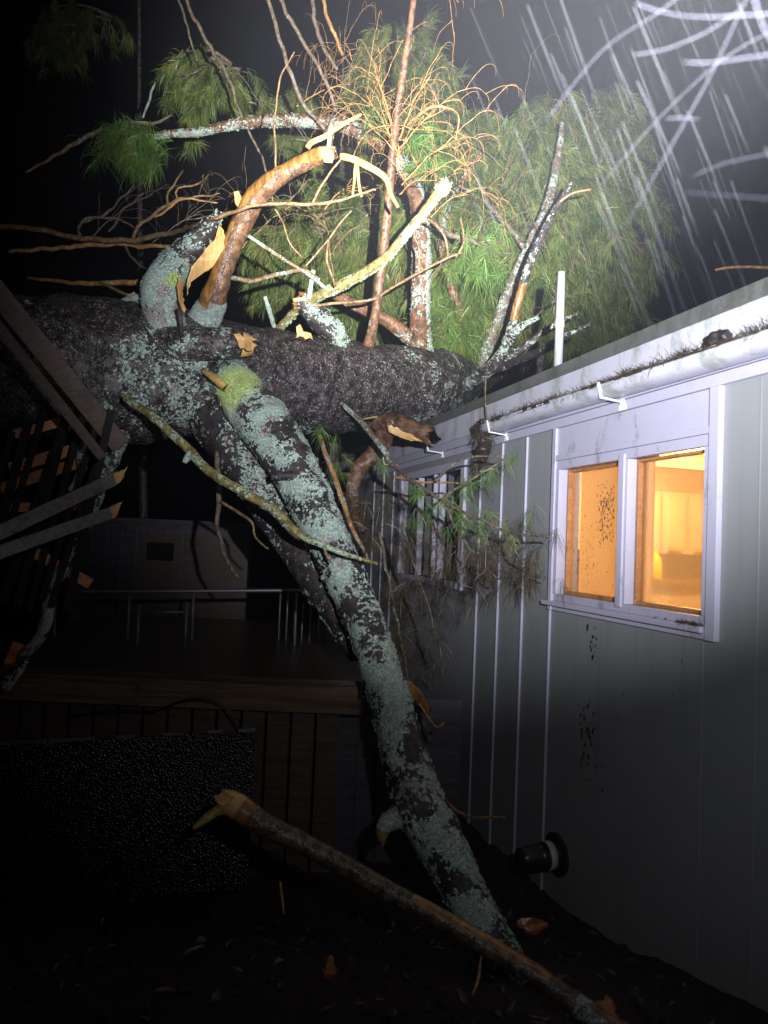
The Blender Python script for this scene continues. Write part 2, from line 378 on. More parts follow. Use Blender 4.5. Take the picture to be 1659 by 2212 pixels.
def bough(parent, A, B, r0, nb=10, blen=.6, tufts_per=4, mat='grey_twig', nmat='needle_far', per=24, nlen=.15, nwid=.003, sag=.15, name='bough', droop=.6, hang=.5, bare=.25):
    """a curved bough A -> B with side shoots, its needles one child mesh"""
    A = Vector(A); B = Vector(B); L = (B - A).length; mb = MB()
    sag = rng.uniform(-.08, .2); m1 = A.lerp(B, .35) + Vector((0, 0, sag * L)) + rv(.06 * L); m2 = A.lerp(B, .7) + Vector((0, 0, sag * L * .8)) + rv(.06 * L)
    path = tube(mb, [(A, r0), (m1, r0 * .75), (m2, r0 * .5), (B, r0 * .2)], .12, 6, mask=const(0, .2))
    tl = []
    ax = (B - A).normalized()
    for k in range(nb):
        t = bare + (1 - bare) * (k + rng.random()) / nb; p = path[min(len(path) - 1, int(t * (len(path) - 1)))][0]
        sdir = (ax * .5 + rv(.55)); sdir.z -= hang * .75; sdir.normalize(); l = blen * rng.uniform(.5, 1.15) * (1.15 - .5 * t)
        q1 = p + sdir * l * .5 + Vector((0, 0, .05 * l)); q2 = p + sdir * l - Vector((0, 0, hang * .45 * l))
        sp = tube(mb, [(p, r0 * .3), (q1, r0 * .2), (q2, r0 * .1)], .12, 4)
        for m in range(tufts_per):
            u = .35 + .65 * (m + rng.random()) / tufts_per; c = sp[min(len(sp) - 1, int(u * (len(sp) - 1) + .5))][0] + rv(.015)
            dd = (q2 - q1).normalized() + rv(.35); dd.z -= hang * 1.0; dd.normalize()
            tl.append((c, dd))
            if rng.random() < .6:
                c2 = c + dd * nlen * .6 + rv(.015); tl.append((c2, (dd + rv(.3)).normalized()))
    o = mb.build(name, M[mat], parent, smooth=True)
    if tl: needles('needles', M[nmat], o, tl, per, nlen, nwid, droop, .55)
    return o

# ------------------------------------------------------------------ ground
def grid(name, x0, x1, y0, y1, nx, ny, zf, mat):
    vs = []; fs = []
    for j in range(ny + 1):
        for i in range(nx + 1):
            x = x0 + (x1 - x0) * i / nx; y = y0 + (y1 - y0) * j / ny; vs.append((x, y, zf(x, y)))
    for j in range(ny):
        for i in range(nx): a = j * (nx + 1) + i; fs.append((a, a + 1, a + nx + 2, a + nx + 1))
    me = bpy.data.meshes.new(name); me.from_pydata(vs, [], fs); me.shade_smooth(); o = link(name, me, mat); o['kind'] = 'structure'; return o
def gz(x, y):
    k = min(1, max(0, (y - 2.3) / 1.8)); drop = -.34 * k * k * (3 - 2 * k)
    z = .03 * noise.noise(Vector((x * 1.3, y * 1.3, 0))) + .025 * noise.noise(Vector((x * 5, y * 5, 3)))
    if x > 1.3 and y < 6: z *= .6
    return z - .01 + drop
def gz2(x, y):
    k = .012 * noise.noise(Vector((x * 22, y * 22, 5))); return gz(x, y) + k
g = grid('ground', -60, 60, -12, 120, 66, 66, lambda x, y: -.5 if (abs(x) < 5.2 and -1.2 < y < 10.2) else gz(x, y) - .06, M['ground'])
g2 = grid('ground_near', -5.5, 5.5, -1.5, 10.5, 210, 230, gz2, M['ground'])

# ------------------------------------------------------------------ the house frame
VPX, VPY = 345, 1150
dv = (CM @ Vector(((VPX - 829.5) / FPX, -(VPY - 1106) / FPX, -1.0))); dv.z = 0; D_ = dv.normalized()
N_ = Vector((D_.y, -D_.x, 0))      # from camera towards wall
UP = Vector((0, 0, 1)); DIST = 2.2
A0 = Vector((0, 0, 0)) + N_ * DIST
def Wp(s, t, z): return A0 + D_ * s - N_ * t + UP * z
def ws(x, y, t=0):
    v = P(x, y, 1) - CAM; k = (DIST - t) / v.dot(N_); q = CAM + v * k
    return (q - A0).dot(D_), q.z
def wbox(mb, s0, s1, t0, t1, z0, z1):
    return mb.box(Wp((s0 + s1) / 2, (t0 + t1) / 2, (z0 + z1) / 2), (D_, N_, UP), (abs(s1 - s0) / 2, abs(t1 - t0) / 2, abs(z1 - z0) / 2))
def wb(name, mat, parent, *b, bevel=.002):
    mb = MB()
    for q in b: wbox(mb, *q)
    return mb.build(name, mat, parent, bevel=bevel)
S_LO, S_HI = -2.5, 9.2; Z_FR, Z_EDGE = 2.31, 2.66
house = thing('house', 'long pale grey board and batten house with white gutter and a lit window', 'house', Wp(3, 0, 0))
# opening of the lit window
wl, _ = ws(1203, 1150, .0); wr, _ = ws(1538, 1150, .0); _, wt = ws(1538, 935, .0); _, wbz = ws(1530, 1372, .0)
w0 = min(wl, wr) ; w1 = max(wl, wr)
print('window', w0, w1, wbz, wt)
v0, _ = ws(1000, 1120); v1, _ = ws(868, 1120); _, vt = ws(1000, 1010); _, vb = ws(1000, 1262)
print('window2', v0, v1, vb, vt)
o0, o1, oz0, oz1 = w0 + .03, w1 - .03, wbz + .05, wt - .03
wb('wall', M['siding'], house, (S_LO, o0, -.12, 0, -.6, Z_FR + .3), (o1, v0, -.12, 0, -.6, Z_FR + .3), (o0, o1, -.12, 0, -.6, oz0), (o0, o1, -.12, 0, oz1, Z_FR + .3),
   (v0, v1, -.12, 0, -.6, vb), (v0, v1, -.12, 0, vt, Z_FR + .3), (v1, S_HI, -.12, 0, -.6, Z_FR + .3), bevel=0)
for a_ in (S_HI - .1, S_LO): wb('end_wall', M['siding'], house, (a_, a_ + .1, -6, -.121, -.3, Z_FR + .3), bevel=0)
# roof: low pitch, rising away from the gutter edge
mb = MB(); q = [Wp(S_LO, .045, Z_EDGE), Wp(S_HI + .1, .045, Z_EDGE), Wp(S_HI + .1, -6, Z_EDGE + .75), Wp(S_LO, -6, Z_EDGE + .75)]
mb.poly(q, .03, (0, 0, -1)); mb.build('roof', M['roofing'], house)
wb('drip_edge', M['drip'], house, (S_LO, S_HI + .1, .046, .062, Z_EDGE - .062, Z_EDGE + .004))
wb('fascia', M['white_metal'], house, (S_LO, S_HI + .08, .012, .035, 2.43, Z_EDGE - .01))
wb('fascia_strip', M['trim'], house, (S_LO, S_HI + .05, .012, .030, 2.365, 2.428))
wb('frieze_board', M['trim'], house, (S_LO, S_HI, .001, .022, Z_FR, 2.362))
# gutter
gs0, _ = ws(1040, 905, .1); GT0, GT1, GZ0, GZ1 = .040, .155, 2.372, 2.428
mb = MB(); prof = []
prof = [(.150, GZ1 - .006), (.158, GZ1), (.160, GZ1 - .008), (.153, GZ1 - .018), (.156, GZ1 - .024), (.148, GZ1 - .042), (.125, GZ0 + .003), (.10, GZ0), (.050, GZ0), (.040, GZ0 + .004), (.040, GZ1)]
ss = np.linspace(S_LO, gs0, 40)
for s_ in ss:
    sag = .006 * math.sin(s_ * 2.1)
    for t_, z_ in prof: mb.v.append(Wp(s_, t_, z_ + sag))
np_ = len(prof)
for i in range(len(ss) - 1):
    for j in range(np_ - 1): a = i * np_ + j; mb.f.append((a, a + 1, a + 1 + np_, a + np_))
gut = mb.build('gutter', M['white_metal'], house, smooth=True); sm = gut.modifiers.new('s', 'SOLIDIFY'); sm.thickness = .0025
# brackets: wall plate, arm, upturn
def bracket_mb(s_):
    m = MB(); pts = [(.024, 2.350), (.10, 2.358), (.150, 2.362), (.168, 2.433)]
    wbox(m, s_ - .015, s_ + .015, .023, .029, 2.318, 2.372)
    wbox(m, s_ - .030, s_ + .030, .0225, .0265, 2.312, 2.338)
    for (a, b), (c, d) in zip(pts[:-1], pts[1:]):
        p = Wp(s_, a, b); q_ = Wp(s_, c, d); ax = (q_ - p); l = ax.length; ax.normalize()
        m.box((p + q_) / 2, (D_, ax, D_.cross(ax)), (.009, l / 2 + .004, .004))
    return m
bs = [ws(1347, 850, .02)[0], ws(1095, 925, .02)[0], ws(957, 965, .02)[0], ws(858, 985, .02)[0], ws(1347, 850, .02)[0] - (ws(1095, 925, .02)[0] - ws(1347, 850, .02)[0])]
b0 = bracket_mb(bs[0]).build('gutter_bracket', M['bracket'], house, bevel=.002)
for s_ in bs[1:]:
    c = b0.copy(); COL.objects.link(c); c.parent = house; c.location = D_ * (s_ - bs[0])
# gutter debris: needles and moss along the lip
tl = []
for k in range(1000):
    s_ = S_LO + (gs0 - S_LO) * rng.random(); dens = noise.noise(Vector((s_ * 3.1, 0, 0)))
    if dens + rng.random() * .6 < .12: continue
    for q_ in range(1 + int(3 * rng.random())): tl.append((Wp(s_ + rng.gauss(0, .02), .05 + .105 * rng.random() ** .5, GZ1 + .002 + rng.random() * .006), Vector((rng.gauss(0, 1), rng.gauss(0, 1), .35)).normalized()))
deb = needles('gutter_debris', M['needle_dead_and_shaded'], house, tl, 8, .065, .0030, .5, .9); deb['kind'] = 'stuff'
mb = MB()
for k in range(420):
    s_ = S_LO + (gs0 - S_LO) * rng.random()
    if noise.noise(Vector((s_ * 3.1, 0, 0))) < -.08: continue
    c = Wp(s_, .145 + .01 * rng.random(), GZ1 + .001); r_ = .006 + .01 * rng.random(); mb.box(c, (D_, N_, UP), (r_ * 1.8, r_ * .7, r_ * .7))
mo = mb.build('moss', M['needle_dead_and_shaded'], deb)
# battens
batx = [1188, 1124, 1075, 1030, 987, 835]
bt = [ws(x_, 1385)[0] for x_ in batx]; sp_ = (bt[4] - bt[0]) / 4; print('batten spacing', sp_)
bt = [bt[0] + sp_ * k for k in range(5)]
nb = wb('batten', M['trim'], house, (bt[0] - .007, bt[0] + .007, 0, .014, -.45, Z_FR - .003), bevel=.002)
for k in list(range(1, 12)):
    s_ = bt[0] + sp_ * k
    if v0 - .02 < s_ < v1 + .02: continue
    c = nb.copy(); COL.objects.link(c); c.parent = house; c.location = D_ * (s_ - bt[0])
# seams right of the window
sr = ws(1519, 1382)[0]; srr = ws(1640, 1100)[0]
for s_ in (sr, srr):
    wb('panel_seam', M['siding'], house, (s_ - .004, s_ + .004, 0, .003, -.45, (wbz - .03) if s_ == sr else Z_FR - .003), bevel=.001)
# lit window ------------------------------------------------------------
win = wb('window', M['trim'], house,
   (w0 - .055, w0, 0, .028, wbz - .02, Z_FR - .002), (w1, w1 + .035, 0, .028, wbz - .02, Z_FR - .002),           # side casings
   (w0 + .001, w1 - .001, 0, .012, wt, Z_FR - .002),                                                            # flat panel above
   (w0 + .001, w1 - .001, .0125, .024, wt - .004, wt + .028),                                                    # head trim
   (w0 + .001, w1 - .001, -.02, .016, wt - .055, wt - .005), (w0 + .001, w1 - .001, -.06, .012, wbz + .036, wbz + .075))
win['label'] = 'lit orange two pane window with misted glass'
for a_, b_ in ((w0 + .001, w0 + .035), (w1 - .035, w1 - .001)): wb('jamb', M['trim'], win, (a_, b_, -.07, .018, wbz + .076, wt - .056))
midw = ws(1347, 1150)[0]
wb('mullion', M['trim'], win, (midw - .04, midw + .04, -.05, .014, wbz + .076, wt - .056), (midw - .022, midw + .022, .0141, .026, wbz + .06, wt - .03))
wb('sill', M['trim'], win, (w0 + .002, w1 + .075, .0285, .050, wbz + .008, wbz + .034), (w0 + .0015, w1 - .0015, 0, .021, wbz - .02, wbz + .0355), bevel=.004)
zb, zt = wbz + .077, wt - .057
for (a, b, mt) in ((midw + .041, w1 - .036, 'pane_l'), (w0 + .036, midw - .041, 'pane_r')):
    s_o = wb('sash', M['sashwood'], win, (a + .001, a + .016, -.085, -.035, zb, zt), (b - .016, b - .001, -.085, -.035, zb, zt), (a + .017, b - .017, -.085, -.036, zb, zb + .018), (a + .017, b - .017, -.085, -.036, zt - .014, zt))
    wb('pane', M[mt], s_o, (a + .015, b - .015, -.062, -.059, zb + .015, zt - .012), bevel=0)
    for a_ in (a + .0165, b - .027): wb('inner_stop', M['sashwood'], s_o, (a_, a_ + .0105, -.058, -.030, zb + .026, zt - .023))
mud = MB()
def splat(c, r_, el=1.0):
    i = len(mud.v); n_ = 7; mud.v.append(c)
    for q in range(n_): a_ = 2 * math.pi * q / n_; rr = r_ * rng.uniform(.4, 1.5); mud.v.append(c + D_ * math.cos(a_) * rr + UP * math.sin(a_) * rr * el)
    for q in range(n_): mud.f.append((i, i + 1 + q, i + 1 + (q + 1) % n_))
for k in range(420):
    if k < 170: x_, y_ = rng.gauss(1308, 11), rng.gauss(1105, 38)
    elif k < 380: x_, y_ = rng.gauss(1262, 20), rng.gauss(1185, 55)
    else: x_, y_ = rng.uniform(1240, 1320), rng.uniform(1080, 1280)
    if not (1238 < x_ < 1326 and 1040 < y_ < 1285): continue
    a_, z_ = ws(x_, y_, -.055); splat(Wp(a_, -.0575, z_), (.0012 + .0022 * rng.random() ** 2) * (1.6 if k < 170 else 1), rng.choice([1, 1.5, 2.6]))
for (xa, ya), (xb, yb) in (((1322, 1052), (1303, 1110)), ((1318, 1070), (1296, 1125)), ((1300, 1120), (1302, 1165)), ((1302, 1165), (1318, 1150)), ((1326, 1075), (1308, 1095)), ((1310, 1095), (1326, 1120))):
    for k in range(14):
        t_ = k / 13; a_, z_ = ws(xa + (xb - xa) * t_ + rng.gauss(0, 1), ya + (yb - ya) * t_, -.055); splat(Wp(a_, -.0573, z_), .0034 * rng.uniform(.5, 1.2), 1.9)
mo = mud.build('mud_splashes', M['pot'], win); mo['kind'] = 'stuff'
# dark far window
win2 = wb('window', M['trim'], house, (v0 - .05, v0 + .02, 0, .025, vb - .05, vt + .06), (v1 - .02, v1 + .05, 0, .025, vb - .05, vt + .06), (v0 + .021, v1 - .021, 0, .022, vt - .01, vt + .055), (v0 + .021, v1 - .021, 0, .03, vb - .045, vb + .01))
win2['label'] = 'dark window with narrow white frame bars behind the pine sprig'
for f_ in (.33, .42, .68): sm_ = v0 + (v1 - v0) * f_; wb('mullion', M['trim'], win2, (sm_ - .014, sm_ + .014, -.04, .012, vb + .011, vt - .011))
wb('pane', M['glassdark'], win2, (v0 + .001, v1 - .001, -.06, -.05, vb - .001, vt + .001), bevel=0)
mud = MB()
for k in range(260):
    if k < 90: x_, y_ = rng.gauss(1268, 9), rng.gauss(1600, 45)
    elif k < 130: x_, y_ = rng.gauss(1282, 5), rng.gauss(1395, 22)
    elif k < 170: x_, y_ = rng.gauss(1045, 16), rng.gauss(1090, 60)
    else: x_, y_ = rng.uniform(1060, 1480), rng.uniform(1390, 1800)
    a_, z_ = ws(x_, y_, .001)
    if z_ > wbz - .06 and a_ < w1 + .1: continue
    splat(Wp(a_, .0016, z_), (.0015 + .006 * rng.random() ** 3) * (1.3 if k < 170 else .6), rng.choice([1, 1.8, 3]))
mo = mud.build('mud_splashes', M['pot'], house); mo['kind'] = 'stuff'
# vent pipe on the roof
def lathe(pts, axis_p, axis, seg=24):
    m = MB(); ax = Vector(axis).normalized(); u = ax.orthogonal().normalized(); v = ax.cross(u)
    for h, r_ in pts:
        for j in range(seg): a = 2 * math.pi * j / seg; m.v.append(Vector(axis_p) + ax * h + (u * math.cos(a) + v * math.sin(a)) * r_)
    for i in range(len(pts) - 1):
        for j in range(seg): a = i * seg + j; b = i * seg + (j + 1) % seg; m.f.append((a, b, b + seg, a + seg))
    return m
pb = P(1206, 782, 4.35); pt = P(1213, 588, 4.35); hh = (pt - pb).length; ax = (pt - pb)
r1 = 9.2 * 4.35 / FPX
m = lathe([(-.1, r1), (hh * .385, r1), (hh * .39, r1 * 1.0), (hh, r1 * .93), (hh, r1 * .7), (hh - .05, r1 * .7)], pb, ax)
vp = m.build('vent_pipe', M['pipe'], house, smooth=True); vp['label'] = 'white plastic vent pipe standing on the roof edge'
m = lathe([(hh * .38, r1), (hh * .38, r1 * 1.14), (hh * .455, r1 * 1.14), (hh * .455, r1 * .95)], pb, ax); m.build('coupling', M['pipe'], vp)
# duct sticking out of the wall
ds, dz = ws(1205, 1845, .0); cpos = Wp(ds, 0, dz)
dax = -N_ + Vector((0, 0, -.03))
m = lathe([(0.001, .0), (0.001, .115), (.016, .115), (.018, .07)], cpos, dax, 32); fl = m.build('duct_flange', M['black'], house, smooth=False); fl['label'] = 'black round duct with a grey tape band low on the wall'
m = lathe([(.017, .072), (.10, .072), (.10, .067), (.13, .070), (.15, .062), (.18, .066), (.20, .055), (.235, .058), (.24, .0)], cpos, dax, 32); m.build('hose', M['black'], fl, smooth=True)
m = lathe([(.040, .0725), (.041, .0755), (.078, .0755), (.079, .0725)], cpos, dax, 32); m.build('tape_band', M['tape'], fl, smooth=True)
# ------------------------------------------------------------------ room behind the lit window
rs0, rs1, rt1 = w0 - .9, w1 + 1.2, -2.6
wb('room', M['plaster'], house, (rs0 - .05, rs0, rt1, -.121, 0.0, 2.3), (rs1, rs1 + .05, rt1, -.121, 0, 2.3), (rs0, rs1, rt1 - .05, rt1, 0, 2.3), (rs0, rs1, rt1, -.121, 2.3, 2.33), (rs0, rs1, rt1, -.121, -.03, 0.0), bevel=0)
n = NT('cream_shade_cloth'); tr = n.t.nodes.new('ShaderNodeBsdfTranslucent'); tr.inputs[0].default_value = (.97, .93, .86, 1); mx = n.t.nodes.new('ShaderNodeMixShader'); mx.inputs[0].default_value = .92
n.set(color=(.7, .6, .45, 1), rough=.8); n.lk(n.b.outputs[0], mx.inputs[1]); n.lk(tr.outputs[0], mx.inputs[2]); n.lk(mx.outputs[0], n.out.inputs[0]); M['cloth'] = n.m
pw = midw + .03
shade = thing('roller_shade', 'cream roller shade glowing behind the muddy left window pane', 'shade', Wp(midw + .3, -.17, 1.3))
wb('shade_cloth', M['cloth'], shade, (midw - .005, w1 + .03, -.176, -.174, wbz + .05, wt - .04), bevel=0)
wb('shade_roller', M['plaster'], shade, (midw - .01, w1 + .04, -.20, -.15, wt - .039, wt + .01), bevel=.01)
cy = rs1 - .001     # cabinets hang on the cross wall that faces the camera
kc = thing('kitchen_cabinet', 'cream kitchen wall cabinets seen through the right window pane', 'cabinet', Wp(rs1, -1.3, 1.6))
wb('cabinet_body', M['cabinet'], kc, (cy - .30, cy, -2.4, -.45, 1.60, 2.08), bevel=.003)
for k in range(8):
    a = -2.4 + k * .243 + .008; b = a + .227
    dr_ = wb('door', M['cabinet'], kc, (cy - .318, cy - .301, a, b, 1.605, 2.06), bevel=.004)
    wb('door_panel', M['plaster'], dr_, (cy - .325, cy - .3185, a + .03, b - .03, 1.65, 2.02), bevel=.003)
    wb('handle', M['counter'], dr_, (cy - .34, cy - .326, a + .05, b - .05, 1.625, 1.632), bevel=.002)
ct = thing('kitchen_counter', 'brown kitchen counter under the cream cabinets inside', 'counter', Wp(rs1 - .3, -1.3, 0))
wb('worktop', M['counter'], ct, (cy - .62, cy, -2.4, -.35, 1.38, 1.42)); wb('base_unit', M['cabinet'], ct, (cy - .58, cy, -2.4, -.36, .001, 1.379))
# yellow bottle hanging/standing by the pane
v_ = P(1414, 1245, 1) - CAM; k_ = ((A0 + D_ * (cy - .54) - CAM).dot(D_)) / v_.dot(D_); bp = CAM + v_ * k_; bp.z = 1.421; bh = 62 * k_ / FPX
m = lathe([(0, 0), (0, .046), (.01, .050), (bh * .5, .048), (bh * .72, .040), (bh * .88, .020), (bh * .90, .016)], bp, (0, 0, 1), 24)
bt_ = thing('plastic_bottle', 'yellow squeeze bottle standing on the counter behind the right window pane', 'bottle', bp)
m.build('bottle_body', M['bottle'], bt_, smooth=True)
lathe([(bh * .90, 0), (bh * .90, .022), (bh * 1.0, .017), (bh, 0)], bp, (0, 0, 1), 20).build('cap', M['bottle'], bt_)
# ceiling lamp inside
cl = thing('ceiling_lamp', 'bright warm tube lamp glowing at the top of the right window pane', 'lamp', Wp(rs1 - .6, -1.4, 2.25))
n = NT('glowing_tube'); em = n.t.nodes.new('ShaderNodeEmission'); em.inputs[0].default_value = (1, .55, .14, 1); em.inputs[1].default_value = 6; n.lk(em.outputs[0], n.out.inputs[0]); M['tube'] = n.m
wb('lamp_housing', M['plaster'], cl, (rs1 - .70, rs1 - .55, -2.2, -.8, 2.262, 2.298)); wb('tube', M['tube'], cl, (rs1 - .66, rs1 - .59, -2.15, -.85, 2.225, 2.261), bevel=.01)
def plight(name, loc, e, c, rad):
    l = bpy.data.lights.new(name, 'POINT'); l.energy = e; l.color = c; l.shadow_soft_size = rad; o = bpy.data.objects.new(name, l); COL.objects.link(o); o.location = loc; return o
plight('room_light', Wp(rs1 - 1.0, -1.2, 2.12), 100, (1, .54, .17), .10)

# ================================================================== THE FALLEN PINE
pine = thing('fallen_pine_tree', 'huge lichen covered pine fallen across the roof edge with snapped limbs', 'tree', P(400, 950, 5.0))
def tm(u, n_, q):
    c1 = P(350, 830, 4.6); c2 = P(460, 740, 4.7); c3 = P(500, 795, 4.6)
    a = max(0, 1 - (q - c1).length / .42) * .85 + max(0, 1 - (q - c2).length / .3) * .45 + max(0, 1 - (q - c3).length / .35) * .55
    l = .10 + min(.34, a) + .30 * max(0, noise.noise(q * 2.2)) + (.14 if u > .55 else 0)
    return (0, l, 0, 0)
trunk = limb('trunk', M['bark'], pine, [(-260, 785, 150, 4.1), (-60, 788, 150, 4.35), (120, 792, 148, 4.6), (300, 806, 146, 4.9), (450, 818, 126, 5.15), (600, 826, 108, 5.45), (750, 836, 97, 5.8), (880, 838, 86, 6.2), (960, 826, 66, 6.8), (1020, 812, 44, 7.5), (1070, 795, 30, 8.6)], step=.035, seg=120, rough=.085, freq=3.2, mask=tm, fl=2500, fs=.012)
def lm_main(u, n_, q):
    y = max(0, 1 - (q - P(512, 838, 4.55)).length / .20)
    return (0, .56 + .55 * noise.noise(q * 5.0) + .30 * noise.noise(q * 13) - .14 * max(0, u - .5) + min(.5, y), min(1, y * 2.6), 0)
low = limb('limb', M['limb'], trunk, [(470, 790, 40, 5.0), (505, 830, 46, 4.72), (560, 905, 58, 4.55), (618, 985, 54, 4.4), (667, 1075, 49, 4.25), (717, 1180, 45, 4.1), (766, 1290, 42, 3.95), (808, 1400, 42, 3.75), (842, 1510, 44, 3.6), (870, 1620, 47, 3.42), (898, 1720, 56, 3.28), (945, 1810, 54, 3.15), (990, 1900, 47, 3.02), (1035, 1985, 44, 2.92), (1080, 2060, 44, 2.84), (1120, 2130, 40, 2.78)], step=.022, seg=72, rough=.10, freq=7, mask=lm_main, seed=3, fl=3800, fs=.012)
low['label'] = 'pale green lichen covered limb reaching down to the ground'
limb('stub', M['limb'], low, [(880, 1745, 30, 3.25), (848, 1770, 24, 3.2), (830, 1790, 17, 3.18), (825, 1822, 7, 3.17)], .012, 18, rough=.2, freq=16, mask=lambda u, n_, q: (.9 if u > .72 else 0, .7, 0, .4), tear=.03)
limb('stub', M['limb'], low, [(640, 1028, 12, 4.2), (606, 1028, 9, 4.15), (585, 1030, 7, 4.12)], .012, 12, rough=.2, freq=20, mask=const(0, .3))
limb('stub', M['rusty'], low, [(865, 1480, 20, 3.66), (895, 1500, 15, 3.7), (925, 1540, 9, 3.75)], .012, 14, rough=.3, freq=16, mask=const(.6, .1), tear=.05)
